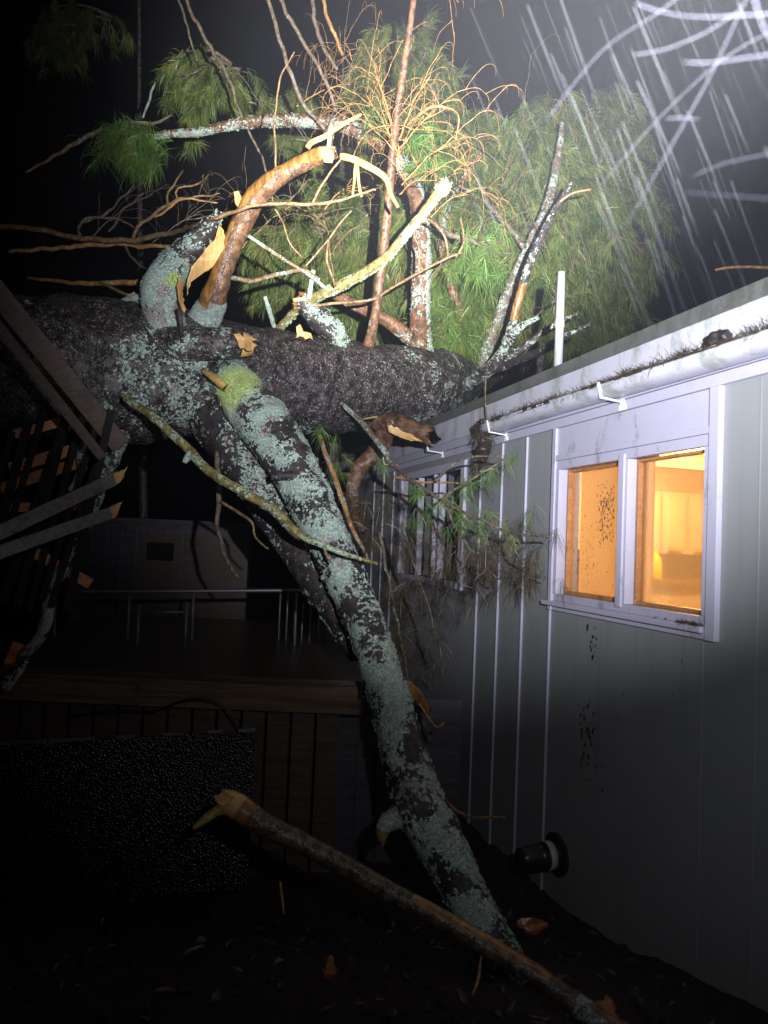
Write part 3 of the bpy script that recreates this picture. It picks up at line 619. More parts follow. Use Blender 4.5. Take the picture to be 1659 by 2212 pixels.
for nm, mt, pts, kw in (
  ('limb', 'limb', [(470, 900, 60, 4.85), (520, 985, 52, 4.7), (585, 1090, 46, 4.55), (640, 1180, 40, 4.45), (690, 1260, 38, 4.3), (740, 1340, 34, 4.2), (775, 1420, 20, 4.1)], dict(mask=lambda u, n_, q: (0, .34 + .3 * noise.noise(q * 4), 0, 0), seg=40, rough=.1, freq=8, step=.025, fl=1200, fs=.010)),
  ('broken_limb', 'limb', [(365, 740, 50, 4.75), (350, 665, 42, 4.62), (352, 612, 41, 4.55), (380, 570, 35, 4.55), (420, 528, 28, 4.55), (452, 492, 20, 4.55), (472, 464, 9, 4.55)], dict(mask=lambda u, n_, q: (0, .46 + .3 * noise.noise(q * 5) + (.25 if u < .6 else -.15), (1 if (q - P(385, 605, 4.4)).length < .10 else 0), 0), seg=44, rough=.09, freq=7, step=.02, tear=.04, fl=1200, fs=.010)),
  ('broken_limb', 'rusty', [(425, 725, 44, 4.95), (452, 672, 31, 4.85), (470, 620, 24, 4.75), (494, 545, 22, 4.7), (518, 490, 22, 4.68), (548, 432, 22, 4.65), (580, 398, 21, 4.6), (625, 368, 18, 4.55), (668, 346, 17, 4.5), (700, 335, 17, 4.45), (718, 331, 12, 4.44)], dict(mask=lambda u, n_, q: (.15 if u < .16 else ((.80 if n_.x < -.15 else .20) + .45 * noise.noise(q * 5) - (.1 if u > .5 else 0)), .75 if u < .2 else .08, 0, max(0, (u - .93) * 10)), seg=48, rough=.16, freq=9, step=.012, tear=.10)),
  ('stub', 'bark', [(300, 742, 40, 4.72), (380, 744, 38, 4.62), (460, 742, 35, 4.62), (510, 742, 30, 4.66), (545, 748, 20, 4.70)], dict(mask=lambda u, n_, q: (1 if u > .9 else 0, .30 if u < .8 else .1, 0, .6), seg=40, rough=.1, freq=7, step=.02, tear=.06)),
  ('stub', 'limb', [(752, 758, 12, 5.6), (735, 738, 19, 5.5), (705, 704, 25, 5.4), (672, 672, 24, 5.35), (645, 648, 20, 5.35)], dict(mask=lambda u, n_, q: (1 if u > .92 else 0, .42 + .4 * noise.noise(q * 9), 0, .3), seg=30, rough=.30, freq=8, step=.02, tear=.08, fl=900, fs=.010)),
  ('limb', 'rusty', [(795, 752, 12, 5.75), (812, 670, 10, 5.6), (826, 560, 10, 5.5), (838, 450, 9.5, 5.4), (848, 330, 9, 5.3), (862, 220, 8, 5.2), (876, 120, 7.5, 5.1), (893, 5, 6, 5.0), (898, -80, 5, 4.95)], dict(mask=lambda u, n_, q: (.2, .12, 0, 0), seg=14, rough=.1, freq=18, step=.02)),
  ('limb', 'rusty', [(908, 770, 30, 6.3), (908, 700, 22, 6.3), (909, 610, 21, 6.3), (910, 520, 20, 6.3), (903, 440, 18, 6.3), (880, 375, 17, 6.3), (848, 330, 16, 6.3), (800, 295, 16, 6.3), (740, 270, 15, 6.35), (680, 262, 14, 6.4), (600, 260, 13, 6.5), (520, 266, 11, 6.6), (430, 285, 9, 6.7), (350, 292, 8, 6.8), (285, 318, 5, 6.9)], dict(mask=lambda u, n_, q: (0, .30 + (.35 if n_.x > .5 and u < .4 else 0) + .25 * noise.noise(q * 5) + (.25 if u > .5 and n_.z < -.2 else 0), 0, 0), seg=26, rough=.09, freq=12, step=.03, fl=1500, fs=.010)),
  ('limb', 'olive', [(590, 722, 7, 5.45), (640, 672, 9, 5.35), (700, 633, 11, 5.25), (770, 600, 11, 5.2), (830, 560, 10, 5.1), (880, 502, 9.5, 5.0), (925, 445, 9, 4.95), (955, 408, 13, 4.9), (968, 396, 12, 4.9)], dict(mask=lambda u, n_, q: (.05, .34 + (.4 if u > .93 else 0) + (.2 if n_.x > .2 else -.1), .35, 0), seg=18, rough=.2, freq=16, step=.014, tear=.04, fl=900, fs=.010)),
  ('limb', 'grey_twig', [(1035, 800, 12, 7.0), (1075, 690, 13, 6.9), (1125, 570, 12, 6.8), (1180, 450, 10, 6.8), (1205, 340, 8, 6.9), (1215, 265, 5, 7.0)], dict(mask=const(0, .4), seg=16, rough=.15, freq=12, step=.03)),
  ('limb', 'rusty', [(1010, 790, 12, 7.1), (1000, 700, 11, 7.0), (975, 620, 10, 6.9), (955, 530, 8, 6.9), (975, 430, 6, 7.0), (1040, 330, 4, 7.1)], dict(mask=const(0, .35), seg=14, rough=.15, freq=12, step=.03)),
  ('branch', 'grey_twig', [(1140, 545, 6, 6.8), (1090, 480, 5, 6.8), (1040, 430, 4, 6.9), (990, 400, 3, 6.9)], dict(mask=const(0, .3), seg=8, wob=.02)),
  ('limb', 'rusty', [(720, 635, 10, 6.4), (780, 665, 13, 6.35), (840, 695, 14, 6.3), (890, 735, 16, 6.3)], dict(mask=const(0, .3), seg=16, rough=.12, freq=14)),
  ('limb', 'limb', [(990, 845, 12, 6.7), (1045, 805, 15, 6.2), (1082, 768, 13, 6.0), (1100, 722, 10, 5.9), (1120, 650, 9, 5.8), (1140, 580, 9, 5.75), (1165, 520, 8, 5.7), (1200, 450, 6, 5.7), (1235, 395, 4, 5.7)], dict(mask=lambda u, n_, q: (.95 if .48 < u < .60 else 0, .42, 0, .25), seg=16, rough=.2, freq=14, step=.02)),
  ('branch', 'twig', [(1205, 440, 4, 5.7), (1235, 418, 3, 5.65), (1277, 409, 2.6, 5.6)], dict(mask=const(.8, .1), seg=8)),
  ('branch', 'limb', [(1078, 775, 10, 6.0), (1100, 735, 10, 5.9), (1122, 708, 8, 5.8), (1160, 688, 5, 5.8)], dict(mask=const(0, .55), seg=14, rough=.25, freq=14, tear=.04)),
  ('branch', 'limb', [(1070, 790, 11, 6.1), (1130, 752, 9, 6.0), (1180, 712, 5, 5.9), (1250, 675, 2.6, 5.8)], dict(mask=const(.15, .35), seg=12, rough=.2, freq=14)),
  ('branch', 'limb', [(1060, 802, 9, 6.2), (1160, 762, 8, 5.6), (1200, 735, 6, 5.2), (1275, 700, 3, 5.0)], dict(mask=const(0, .3), seg=10, rough=.2, freq=14)),
  ('stub', 'rusty', [(780, 902, 22, 5.9), (830, 912, 23, 5.75), (880, 926, 22, 5.6), (930, 940, 18, 5.5)], dict(mask=const(.12, .12), seg=26, rough=.2, freq=12, tear=.12, step=.02)),
  ('limb', 'rusty', [(840, 900, 20, 5.85), (826, 950, 19, 5.7), (805, 985, 18, 5.6), (775, 1015, 17, 5.6), (762, 1070, 13, 5.6), (780, 1150, 9, 5.5)], dict(mask=const(.25, .1), seg=22, rough=.22, freq=12, step=.02)),
):
    limb(nm, M[mt], trunk, pts, **kw)
# long splinters / torn wood
def shard(pts, d0, th, mat, parent, name='splinter', tilt=0.0):
    mb = MB(); nrm = (P(pts[0][0], pts[0][1], 1) - CAM).normalized()
    # jagged thick plate with subdivided outline
    o_ = []
    for i, (a, b) in enumerate(pts):
        c, d = pts[(i + 1) % len(pts)]; k = max(1, int(math.hypot(c - a, d - b) / 7))
        for j in range(k):
            t = j / k; x_, y_ = a + (c - a) * t, b + (d - b) * t
            if j: x_ += rng.gauss(0, 1.6); y_ += rng.gauss(0, 1.6)
            o_.append(P(x_, y_, d0 + tilt * t + rng.gauss(0, .004)))
    mb.poly(o_, th, nrm); return mb.build(name, mat, parent)
shard([(472, 478), (484, 505), (485, 535), (470, 560), (450, 585), (428, 598), (412, 610), (404, 640), (405, 606), (412, 580), (440, 545), (462, 520), (470, 495)], 4.40, .03, M['splinter'], trunk)
shard([(385, 600), (392, 604), (394, 640), (402, 668), (398, 676), (388, 655), (383, 625)], 4.38, .012, M['splinter'], trunk)
shard([(505, 722), (518, 720), (530, 732), (543, 742), (548, 756), (534, 758), (514, 744)], 4.5, .02, M['splinter'], trunk)
shard([(640, 706), (648, 700), (655, 716), (672, 720), (676, 734), (655, 728), (640, 730)], 5.25, .015, M['splinter'], trunk)
shard([(632, 645), (660, 640), (662, 648), (634, 652)], 5.25, .015, M['splinter'], trunk)
shard([(505, 415), (515, 412), (522, 430), (530, 455), (520, 462), (508, 440)], 4.68, .02, M['splinter'], trunk)
shard([(275, 636), (290, 630), (296, 640), (312, 652), (300, 664), (276, 662), (290, 652)], 4.75, .02, M['splinter'], trunk)
shard([(690, 322), (705, 318), (722, 335), (718, 352), (700, 350)], 4.38, .02, M['splinter'], trunk)
shard([(836, 918), (880, 934), (910, 948), (918, 956), (880, 950), (840, 934)], 5.5, .02, M['splinter'], trunk)
limb('stub', M['yellow'], trunk, [(440, 802, 5, 4.6), (462, 816, 8, 4.52), (486, 836, 9, 4.5)], .012, 12, rough=.15, freq=20, mask=const(0, .1), tear=.02)
limb('stub', M['limb'], trunk, [(262, 655, 8, 4.85), (290, 645, 9, 4.75), (325, 655, 10, 4.7)], .012, 12, rough=.2, freq=20, mask=const(0, .7))
limb('stub', M['limb'], trunk, [(385, 668, 6, 4.42), (390, 690, 5, 4.42), (393, 740, 4, 4.5)], .012, 10, rough=.1, freq=20, mask=const(0, .1))
limb('branch', M['limb'], trunk, [(572, 640, 4, 5.0), (580, 665, 5, 5.05), (592, 705, 5, 5.2)], .012, 10, rough=.2, freq=30, mask=const(0, .9))
limb('branch', M['limb'], trunk, [(677, 585, 5, 5.2), (672, 612, 5, 5.2), (668, 645, 6, 5.25)], .012, 10, rough=.3, freq=30, mask=const(0, 1))
# thin branches and twigs
def tw(mat, pts, lich=.12, wood=.0, yel=0, nm='twig', par=None, wob=.01, seg=7, step=.03):
    limb(nm, M[mat], par or trunk, pts, step, seg, rough=.12, freq=30, mask=const(wood, lich, yel), wob=wob, seed=rng.random() * 50)
tw('yellow', [(735, 338, 7, 4.5), (768, 346, 7.5, 4.5), (805, 365, 7, 4.5), (833, 385, 6.5, 4.5), (842, 415, 4.5, 4.5), (860, 448, 3.5, 4.5)], wob=.004, seg=10)
tw('yellow', [(770, 346, 4, 4.5), (775, 400, 3.5, 4.48), (782, 425, 3, 4.48)], wob=.004)
tw('yellow', [(770, 346, 4, 4.5), (762, 420, 2.5, 4.48)], wob=.004)
tw('yellow', [(664, 320, 6, 4.45), (672, 308, 6, 4.45), (700, 295, 5.5, 4.45), (745, 266, 4.5, 4.45), (780, 247, 3, 4.45)], wob=.006, seg=10)
tw('twig', [(712, 300, 4.5, 4.45), (716, 270, 5, 4.45), (710, 318, 5, 4.45)], lich=.9, yel=.6)
tw('twig', [(-60, 486, 6, 6.2), (60, 492, 6, 6.0), (170, 514, 6, 5.8), (290, 518, 6, 5.6), (380, 500, 5, 5.4), (460, 474, 4.2, 4.4), (520, 452, 4, 4.38), (580, 440, 4, 4.38), (660, 442, 3.6, 4.38), (740, 430, 3, 4.38), (812, 410, 2, 4.4)], yel=.2, wob=.012)
tw('red_twig', [(20, 545, 4, 6.0), (160, 532, 5, 5.9), (270, 528, 5, 5.8), (360, 532, 4, 5.7), (410, 520, 2, 5.6)], wob=.02)
tw('red_twig', [(60, 600, 3, 5.6), (180, 612, 5, 5.3), (300, 608, 6.5, 5.1), (345, 606, 7, 5.0)], wob=.01)
tw('twig', [(215, 610, 3, 5.2), (280, 640, 3.5, 5.0)], wob=.004)
tw('twig', [(288, 514, 4, 5.6), (302, 486, 4, 5.6), (345, 456, 3.5, 5.7), (385, 430, 3, 5.8), (440, 424, 2, 5.9), (475, 418, 1.4, 6)], wob=.02)
tw('red_twig', [(330, 468, 2.8, 5.7), (400, 432, 2.4, 5.8), (470, 438, 1.4, 5.9)], wob=.02)
tw('twig', [(362, 444, 2.6, 5.75), (364, 415, 2.4, 5.8), (395, 368, 1.4, 5.9)], wob=.015)
tw('twig', [(385, 432, 2.4, 5.8), (385, 410, 2.2, 5.8), (430, 395, 1.8, 5.9), (440, 378, 1.2, 6)], wob=.015)
tw('grey_twig', [(170, 514, 3.5, 5.8), (180, 478, 3, 5.9), (230, 460, 3, 6), (290, 400, 1.6, 6.2)], wob=.03)
tw('grey_twig', [(180, 478, 3, 6), (235, 470, 2.6, 6), (300, 495, 2, 6)], wob=.03)
tw('grey_twig', [(235, 500, 2.5, 6), (270, 450, 2.4, 6.1), (310, 420, 1.4, 6.3)], wob=.03)
tw('grey_twig', [(270, 522, 3, 5.8), (285, 555, 2.6, 5.7), (330, 600, 2, 5.5)], wob=.02)
tw('twig', [(500, 600, 5.5, 5.0), (545, 606, 5, 5.0), (600, 592, 5, 5.05), (655, 585, 4.5, 5.1), (690, 606, 5, 5.2)], lich=.3, wob=.006)
tw('twig', [(535, 508, 4, 5.0), (600, 552, 4, 5.05), (665, 592, 4, 5.1), (702, 622, 4.5, 5.2)], lich=.5, wob=.006)
tw('twig', [(636, 112, 1.4, 4.7), (605, 170, 1.8, 4.7), (594, 250, 2, 4.7), (596, 350, 2.2, 4.7), (588, 410, 2.2, 4.7), (605, 470, 2, 4.7), (630, 530, 2, 4.7), (655, 560, 2, 4.8)], wob=.012)
tw('twig', [(660, 575, 2.2, 4.9), (705, 522, 2.2, 4.9), (735, 480, 2, 4.9), (760, 455, 2, 4.9)], wob=.008)
tw('twig', [(712, 515, 2, 4.9), (706, 560, 2.4, 4.9), (725, 620, 2, 5.0)], wob=.008)
tw('twig', [(735, 345, 2, 4.4), (695, 400, 2.5, 4.4), (675, 440, 2.6, 4.4)], wob=.006)
tw('grey_twig', [(565, -40, 4.5, 6), (590, 40, 4.5, 6), (622, 140, 4.5, 6), (655, 220, 4.5, 6.1), (720, 300, 4, 6.2)], wob=.02)
tw('grey_twig', [(585, -30, 4, 6), (625, 35, 4.2, 6), (665, 110, 4, 6), (705, 180, 3.6, 6), (725, 240, 3.2, 6.1)], wob=.02)
tw('grey_twig', [(672, -30, 4.5, 6.2), (682, 50, 4.5, 6.2), (700, 105, 4, 6.2), (730, 150, 3.5, 6.2)], wob=.02)
tw('red_twig', [(690, -20, 4, 6.2), (712, 50, 4, 6.2), (740, 120, 3.5, 6.2)], wob=.02)
tw('grey_twig', [(390, -30, 3.5, 6.6), (440, 80, 4, 6.6), (495, 170, 3.5, 6.6), (515, 235, 3, 6.6), (560, 330, 2.5, 6.6), (582, 390, 2, 6.6)], wob=.02)
tw('grey_twig', [(380, -20, 2.5, 6.8), (405, 60, 2.5, 6.8), (425, 130, 2, 6.8)], wob=.02)
tw('twig', [(55, 372, 2.5, 6.7), (120, 335, 4, 6.7), (190, 293, 5, 6.7), (222, 280, 5, 6.7)], wob=.02)
tw('grey_twig', [(200, 290, 4, 6.8), (270, 275, 4, 6.8), (345, 262, 3, 6.8), (372, 250, 2, 6.8)], wob=.02)
tw('grey_twig', [(335, 178, 2, 6.9), (322, 215, 2.6, 6.9), (310, 255, 2, 6.9)], lich=.6, wob=.02)
tw('twig', [(635, 666, 3.5, 5.3), (720, 655, 3.5, 5.3), (800, 648, 3, 5.3), (850, 620, 3, 5.4), (905, 590, 3, 5.5), (960, 560, 3, 5.5), (1000, 545, 2.2, 5.5)], yel=.2, wob=.006)
tw('twig', [(985, 555, 2.6, 5.5), (1003, 520, 2.4, 5.5), (995, 470, 2, 5.5)], wob=.006)
tw('twig', [(968, 557, 2.6, 5.5), (962, 515, 2.6, 5.45), (935, 480, 2.6, 5.4), (900, 468, 2.4, 5.3)], wob=.006)
tw('twig', [(905, 590, 2.6, 5.5), (906, 540, 2.6, 5.45), (895, 500, 2.4, 5.4), (920, 460, 2, 5.4)], wob=.006)
tw('grey_twig', [(735, 870, 5, 5.3), (775, 905, 6, 5.2), (830, 975, 6.5, 5.05), (846, 1005, 5.5, 5.0)], lich=.35, wob=.006, seg=10)
tw('yellow', [(785, 905, 2, 5.2), (815, 900, 1.8, 5.15)], wob=.003)
tw('grey_twig', [(470, 975, 6, 4.6), (472, 1060, 6, 4.5), (470, 1130, 5, 4.4), (482, 1190, 4.5, 4.3), (515, 1250, 3, 4.3)], lich=.25, wob=.015)
tw('twig', [(478, 1085, 3.5, 4.4), (520, 1110, 3.5, 4.35), (545, 1130, 3, 4.3), (552, 1160, 2.5, 4.3), (580, 1185, 2, 4.25)], wob=.01)
tw('red_twig', [(690, 940, 5, 5.1), (715, 1010, 6, 5.0), (740, 1080, 6, 4.95), (765, 1150, 5, 4.9), (800, 1215, 3, 4.9)], lich=.3, wob=.01, seg=9)
# curly red twigs on the tall thin limb
def curls(A, B, n_, sz, mat, r0=.004, par=None):
    A = Vector(A); B = Vector(B); mb = MB(); ax = (B - A).normalized(); r0 = r0 * .75; n_ = int(n_ * .5); sz = sz * 1.5
    main = tube(mb, [(A, r0 * 1.5), (A.lerp(B, .5) + Vector((0, 0, .05)), r0 * 1.2), (B, r0 * .8)], .03, 6, mask=const(0, .05), wob=.012)
    def arc(p, d, l, r_, k, lv):
        q1 = p + d * l * .35 + Vector((0, 0, .16 * l)); q2 = p + d * l * .7 + Vector((0, 0, .18 * l)); q3 = p + d * l * .95 + Vector((0, 0, -.02 * l)); q4 = p + d * l * 1.0 - Vector((0, 0, .32 * l))
        sp = tube(mb, [(p, r_), (q1, r_ * .85), (q2, r_ * .7), (q3, r_ * .55), (q4, r_ * .4)], .022, 5, wob=.014, seed=k * 3.3 + lv)
        if lv < 2:
            for m in range(2 if lv == 0 else 1):
                if rng.random() < .75: b = sp[int(len(sp) * rng.uniform(.3, .8))][0]; arc(b, (d + rv(.45)).normalized(), l * rng.uniform(.4, .65), r_ * .65, k + m, lv + 1)
    for k in range(n_):
        p = main[int(rng.uniform(.15, 1) * (len(main) - 1))][0]; d = (ax * .5 + rv(.8)).normalized(); d.z = d.z * .4 + .08; d.normalize()
        arc(p, d, sz * rng.uniform(.5, 1.1), r0 * .75, k, 0)
    return mb.build('twig_spray', M[mat], par or trunk, smooth=True)
curls(P(868, 360, 5.3), P(800, 120, 5.4), 26, .34, 'red_twig', .0055)
curls(P(870, 360, 5.25), P(790, 205, 5.3), 22, .34, 'red_twig', .006)
curls(P(862, 300, 5.3), P(930, 160, 5.1), 14, .30, 'red_twig', .0055)
curls(P(855, 330, 5.3), P(960, 235, 5.0), 18, .30, 'red_twig', .0055)
curls(P(868, 400, 5.3), P(975, 310, 5.0), 20, .28, 'red_twig', .0055)
curls(P(862, 420, 5.3), P(940, 390, 5.0), 8, .25, 'red_twig', .005)
curls(P(760, 130, 6.3), P(740, 90, 6.3), 14, .34, 'red_twig', .004)
curls(P(700, 300, 6.2), P(760, 150, 6.3), 12, .40, 'grey_twig', .005)
curls(P(900, -60, 4.9), P(990, 5, 4.7), 14, .26, 'red_twig', .004)
curls(P(690, 470, 6.0), P(760, 400, 5.9), 10, .4, 'red_twig', .005)
curls(P(690, 340, 6.0), P(640, 300, 6.0), 8, .4, 'grey_twig', .005)
curls(P(930, 470, 6.0), P(1010, 420, 5.9), 12, .35, 'red_twig', .005)
curls(P(1100, 380, 7.2), P(1000, 300, 7.0), 12, .5, 'grey_twig', .006)
curls(P(1000, 600, 6.5), P(1120, 330, 7.0), 10, .6, 'grey_twig', .006)
tw('red_twig', [(880, 270, 3.2, 5.2), (925, 235, 3.2, 5.0), (965, 232, 2.8, 4.95), (990, 250, 2, 4.9), (985, 300, 1.5, 4.9)], wob=.005)

for A_, B_, n__, l_, m_, r_ in (((500, 560, 5.2), (640, 440, 5.4), 6, .5, 'twig', .004), ((720, 600, 5.3), (700, 470, 5.4), 6, .45, 'twig', .004), ((590, 440, 5.6), (700, 480, 5.7), 8, .5, 'grey_twig', .004), ((930, 600, 5.8), (1080, 440, 5.9), 8, .5, 'grey_twig', .004), ((1190, 560, 6.4), (1120, 420, 6.6), 8, .5, 'grey_twig', .005), ((200, 510, 5.9), (330, 420, 6.0), 8, .5, 'grey_twig', .004), ((330, 525, 5.6), (440, 470, 5.6), 8, .4, 'grey_twig', .004), ((640, 230, 6.4), (760, 180, 6.4), 8, .45, 'red_twig', .0045), ((1150, 690, 5.8), (1240, 640, 5.9), 5, .4, 'grey_twig', .004)):
    curls(P(*A_), P(*B_), n__ * 2, l_ * .7, m_, r_)
def green(parent, pts, per=26, length=.16, wid=.0028, droop=.8, mat='needle', jitter=.06, down=.8, name='needles'):
    tl = []
    for x_, y_, d_, n_, r_ in pts:
        for k in range(n_):
            c = P(x_ + rng.gauss(0, r_), y_ + rng.gauss(0, r_), d_ + rng.gauss(0, jitter)); v = rv(.5); v.z -= down; tl.append((c, v.normalized()))
    return needles(name, M[mat], parent, tl, per, length, wid, droop)
gl = limb('branch', M['grey_twig'], trunk, [(905, 440, 7, 6.3), (960, 500, 6, 6.0), (1020, 520, 5, 5.9), (1060, 545, 3, 5.9)], mask=const(0, .2), seg=8)
green(gl, [(1040, 530, 5.95, 26, 26), (1055, 575, 5.9, 26, 20), (1000, 545, 6.0, 10, 24)], length=.22, wid=.004)
gl = limb('branch', M['grey_twig'], trunk, [(860, 330, 6, 6.2), (900, 290, 5, 6.0), (925, 275, 3, 5.9)], mask=const(0, .2), seg=8)
green(gl, [(905, 290, 5.9, 26, 18), (925, 345, 5.95, 16, 16), (830, 250, 6.0, 18, 18), (815, 265, 6, 12, 20)], length=.2, wid=.0038)
gl = limb('branch', M['grey_twig'], trunk, [(980, 830, 6, 7.2), (1000, 760, 5, 6.9), (1000, 690, 3, 6.9)], mask=const(0, .2), seg=8)
green(gl, [(990, 735, 6.9, 60, 24), (1030, 690, 7.0, 40, 24), (960, 690, 7.0, 30, 22)], length=.26, wid=.0042, down=.2, droop=.9)
gl = limb('branch', M['grey_twig'], trunk, [(330, 294, 6, 6.8), (290, 290, 5, 6.8), (250, 285, 3, 6.8)], mask=const(0, .2), seg=8)
green(gl, [(280, 310, 6.8, 60, 22), (310, 335, 6.8, 50, 18), (255, 300, 6.8, 30, 22)], length=.26, wid=.0045)

# ------------------------------------------------------------------ pine sprig hanging before the wall
sprig = thing('hanging_pine_bough', 'green pine bough with drooping needles hanging in front of the grey wall', 'branch', P(850, 1000, 4.7))
tw('grey_twig', [(846, 1003, 5, 4.9), (900, 1045, 4.5, 4.6), (960, 1085, 4, 4.35), (1030, 1120, 3.4, 4.1), (1100, 1150, 3, 3.95), (1190, 1160, 2, 3.75)], nm='stem', par=sprig, wob=.01)
tw('grey_twig', [(950, 1080, 3, 4.35), (1000, 1045, 3, 4.2), (1060, 1010, 2.6, 4.1), (1090, 990, 1.8, 4.05)], nm='stem', par=sprig, wob=.01)
tw('grey_twig', [(940, 1040, 2.4, 4.4), (985, 1000, 2.4, 4.3), (1050, 985, 2.2, 4.2), (1100, 985, 1.5, 4.1)], nm='stem', par=sprig, wob=.01)
tw('red_twig', [(850, 1030, 3, 4.8), (910, 1040, 2.6, 4.6), (990, 1045, 2, 4.4)], nm='stem', par=sprig, wob=.01)
st = [c for c in sprig.children][0]
green(st, [(1100, 1000, 4.05, 3, 8), (1065, 1035, 4.1, 5, 12), (1000, 1040, 4.2, 3, 8), (900, 1065, 4.55, 6, 7), (960, 1090, 4.35, 7, 10), (1000, 1120, 4.2, 8, 13), (1010, 1060, 4.2, 3, 10), (1070, 1130, 4.0, 5, 14), (1110, 1150, 3.95, 5, 16), (905, 1120, 4.5, 6, 12), (830, 1010, 4.9, 4, 10), (700, 950, 5.0, 6, 12), (740, 1010, 5.0, 6, 14)], per=24, length=.13, wid=.0020, jitter=.03)
green(st, [(1150, 1170, 3.85, 9, 24), (1060, 1190, 4.0, 16, 30), (960, 1190, 4.3, 20, 30), (890, 1180, 4.5, 16, 30), (1130, 1230, 3.95, 14, 30), (1040, 1260, 4.1, 18, 30), (930, 1270, 4.4, 18, 35), (860, 1300, 4.6, 18, 30), (800, 1150, 4.9, 12, 22), (860, 1380, 4.5, 16, 30), (920, 1420, 4.3, 10, 28), (870, 1470, 4.3, 8, 25), (780, 1090, 4.9, 10, 25), (830, 1060, 4.9, 8, 22)], per=20, length=.16, wid=.0020, mat='needle_dead_and_shaded', jitter=.08)  # lower needles use the dark brown to paint in the shade below the torch beam
for a in ([(870, 1130, 3, 4.6), (900, 1230, 2.5, 4.5), (930, 1330, 2, 4.4), (955, 1420, 1.5, 4.3)], [(960, 1090, 3, 4.35), (1010, 1180, 2.5, 4.2), (1080, 1250, 2, 4.0)], [(1100, 1150, 2.6, 3.95), (1120, 1200, 2.2, 3.95), (1180, 1250, 1.5, 3.9)], [(820, 1150, 4, 4.8), (850, 1300, 3.5, 4.6), (880, 1450, 3, 4.3), (930, 1600, 2.5, 4.1)]):
    tw('grey_twig', a, nm='stem', par=sprig, wob=.02)

# muck hanging from the gutter end
mk = thing('needle_clump', 'black soggy clump of needles hanging from the broken gutter end', 'debris', P(1040, 915, 5.0))
gd = 4.9
mb = MB(); tube(mb, px((1040, 905, 4, gd), (1040, 925, 7, gd), (1042, 950, 11, gd), (1044, 970, 15, gd), (1044, 990, 9, gd), (1040, 1010, 4, gd)), .01, 14, rough=.5, freq=22); mb.build('clump_core', M['pot'], mk, smooth=True)
green(mk, [(1042, 935, gd - .02, 8, 7), (1043, 960, gd - .03, 14, 10), (1042, 985, gd - .03, 8, 9), (1040, 1010, gd - .03, 3, 7)], per=16, length=.10, wid=.0026, mat='needle_dead_and_shaded', jitter=.015, down=1.3, name='needles')
lf = thing('leaf_clump', 'dark withered leaf clump lying in the gutter near the roof corner', 'debris', Wp(ws(1550, 725, .12)[0], .12, GZ1))
ls = ws(1550, 728, .14)[0]
mb = MB(); tube(mb, [(Wp(ls + .05, .13, GZ1 - .01), .012), (Wp(ls + .02, .13, GZ1 + .02), .03), (Wp(ls - .02, .13, GZ1 + .028), .034), (Wp(ls - .06, .13, GZ1 - .005), .014)], .008, 18, rough=.7, freq=22, seed=4); mb.build('crumpled_leaf', M['pot'], lf, smooth=True)
tw2 = thing('thin_twig', 'thin upright twig standing in front of the roof edge above the gutter end', 'twig', P(1050, 900, 5.0))
tube_mb = MB(); tube(tube_mb, px((1051, 905, 1.6, 4.95), (1048, 860, 1.6, 4.97), (1050, 815, 1.3, 5.0)), .03, 6); tube_mb.build('stem', M['twig'], tw2, smooth=True)
# small debris on the sill
ds_ = needles('sill_debris', M['needle_dead_and_shaded'], house, [(Wp(w0 + .03 + abs(rng.gauss(0, .10)), .02 + .03 * rng.random(), wbz + .040), Vector((rng.gauss(0, 1), rng.gauss(0, 1), .2)).normalized()) for k in range(26)], 8, .03, .0022, .4); ds_['kind'] = 'stuff'

# ------------------------------------------------------------------ loose sticks
stk = thing('lichen_stick', 'thin yellow green broken stick slanting across below the big trunk', 'stick', P(270, 860, 4.1))
mb = MB(); tube(mb, px((272, 860, 9, 4.2), (330, 900, 9.5, 4.15), (400, 965, 10, 4.05), (455, 1020, 10, 3.95), (520, 1060, 10, 3.9), (590, 1100, 10, 3.85), (640, 1148, 9, 3.8), (700, 1180, 7, 3.78), (755, 1200, 5, 3.78), (815, 1217, 3, 3.8)), .012, 14, rough=.16, freq=18, mask=lambda u, n_, q: (.25, .40 + .5 * noise.noise(q * 7), .25, 0), wob=.006, tear=.01)
so = mb.build('stem', M['olive'], stk, smooth=True)
tw('twig', [(700, 1182, 3.5, 3.78), (708, 1200, 3, 3.77), (716, 1215, 2, 3.76)], nm='side_shoot', par=so)
tw('limb', [(412, 975, 7, 4.02), (405, 990, 8, 4.0), (398, 1000, 5, 4.0)], lich=.8, nm='side_shoot', par=so)
bb = thing('broken_branch', 'wet dark branch with a torn forked end leaning across the bottom of the tree limb', 'branch', P(1130, 2090, 2.5))
def bm_(u, n_, q): return (.95 if u < .075 else (.30 + (.30 if n_.z > .55 and u > .48 else 0) + .25 * noise.noise(q * 5) + (.75 if u > .955 else 0) - (.1 if u > .8 else 0) + (.25 if u < .16 else 0)), .12 + (.5 if .86 < u < .94 else 0), 0, .55 if u < .06 else 0)
mb = MB(); tube(mb, px((478, 1728, 22, 2.8), (510, 1742, 27, 2.79), (560, 1775, 24, 2.77), (640, 1815, 22, 2.75), (740, 1868, 21, 2.72), (850, 1930, 21, 2.66), (960, 1990, 21, 2.6), (1060, 2048, 22, 2.54), (1150, 2105, 24, 2.48), (1230, 2160, 25, 2.42), (1300, 2205, 24, 2.37), (1390, 2260, 22, 2.3)), .012, 30, rough=.10, freq=9, mask=bm_, tear=.0)
bbo = mb.build('stem', M['rusty'].copy(), bb, smooth=True)
mat = bark_mat('wet_dark_branch_bark', (.032, .024, .014), (.12, .088, .048), (.25, .22, .16), .06, rough=.12, size=1.6); bbo.data.materials[0] = mat
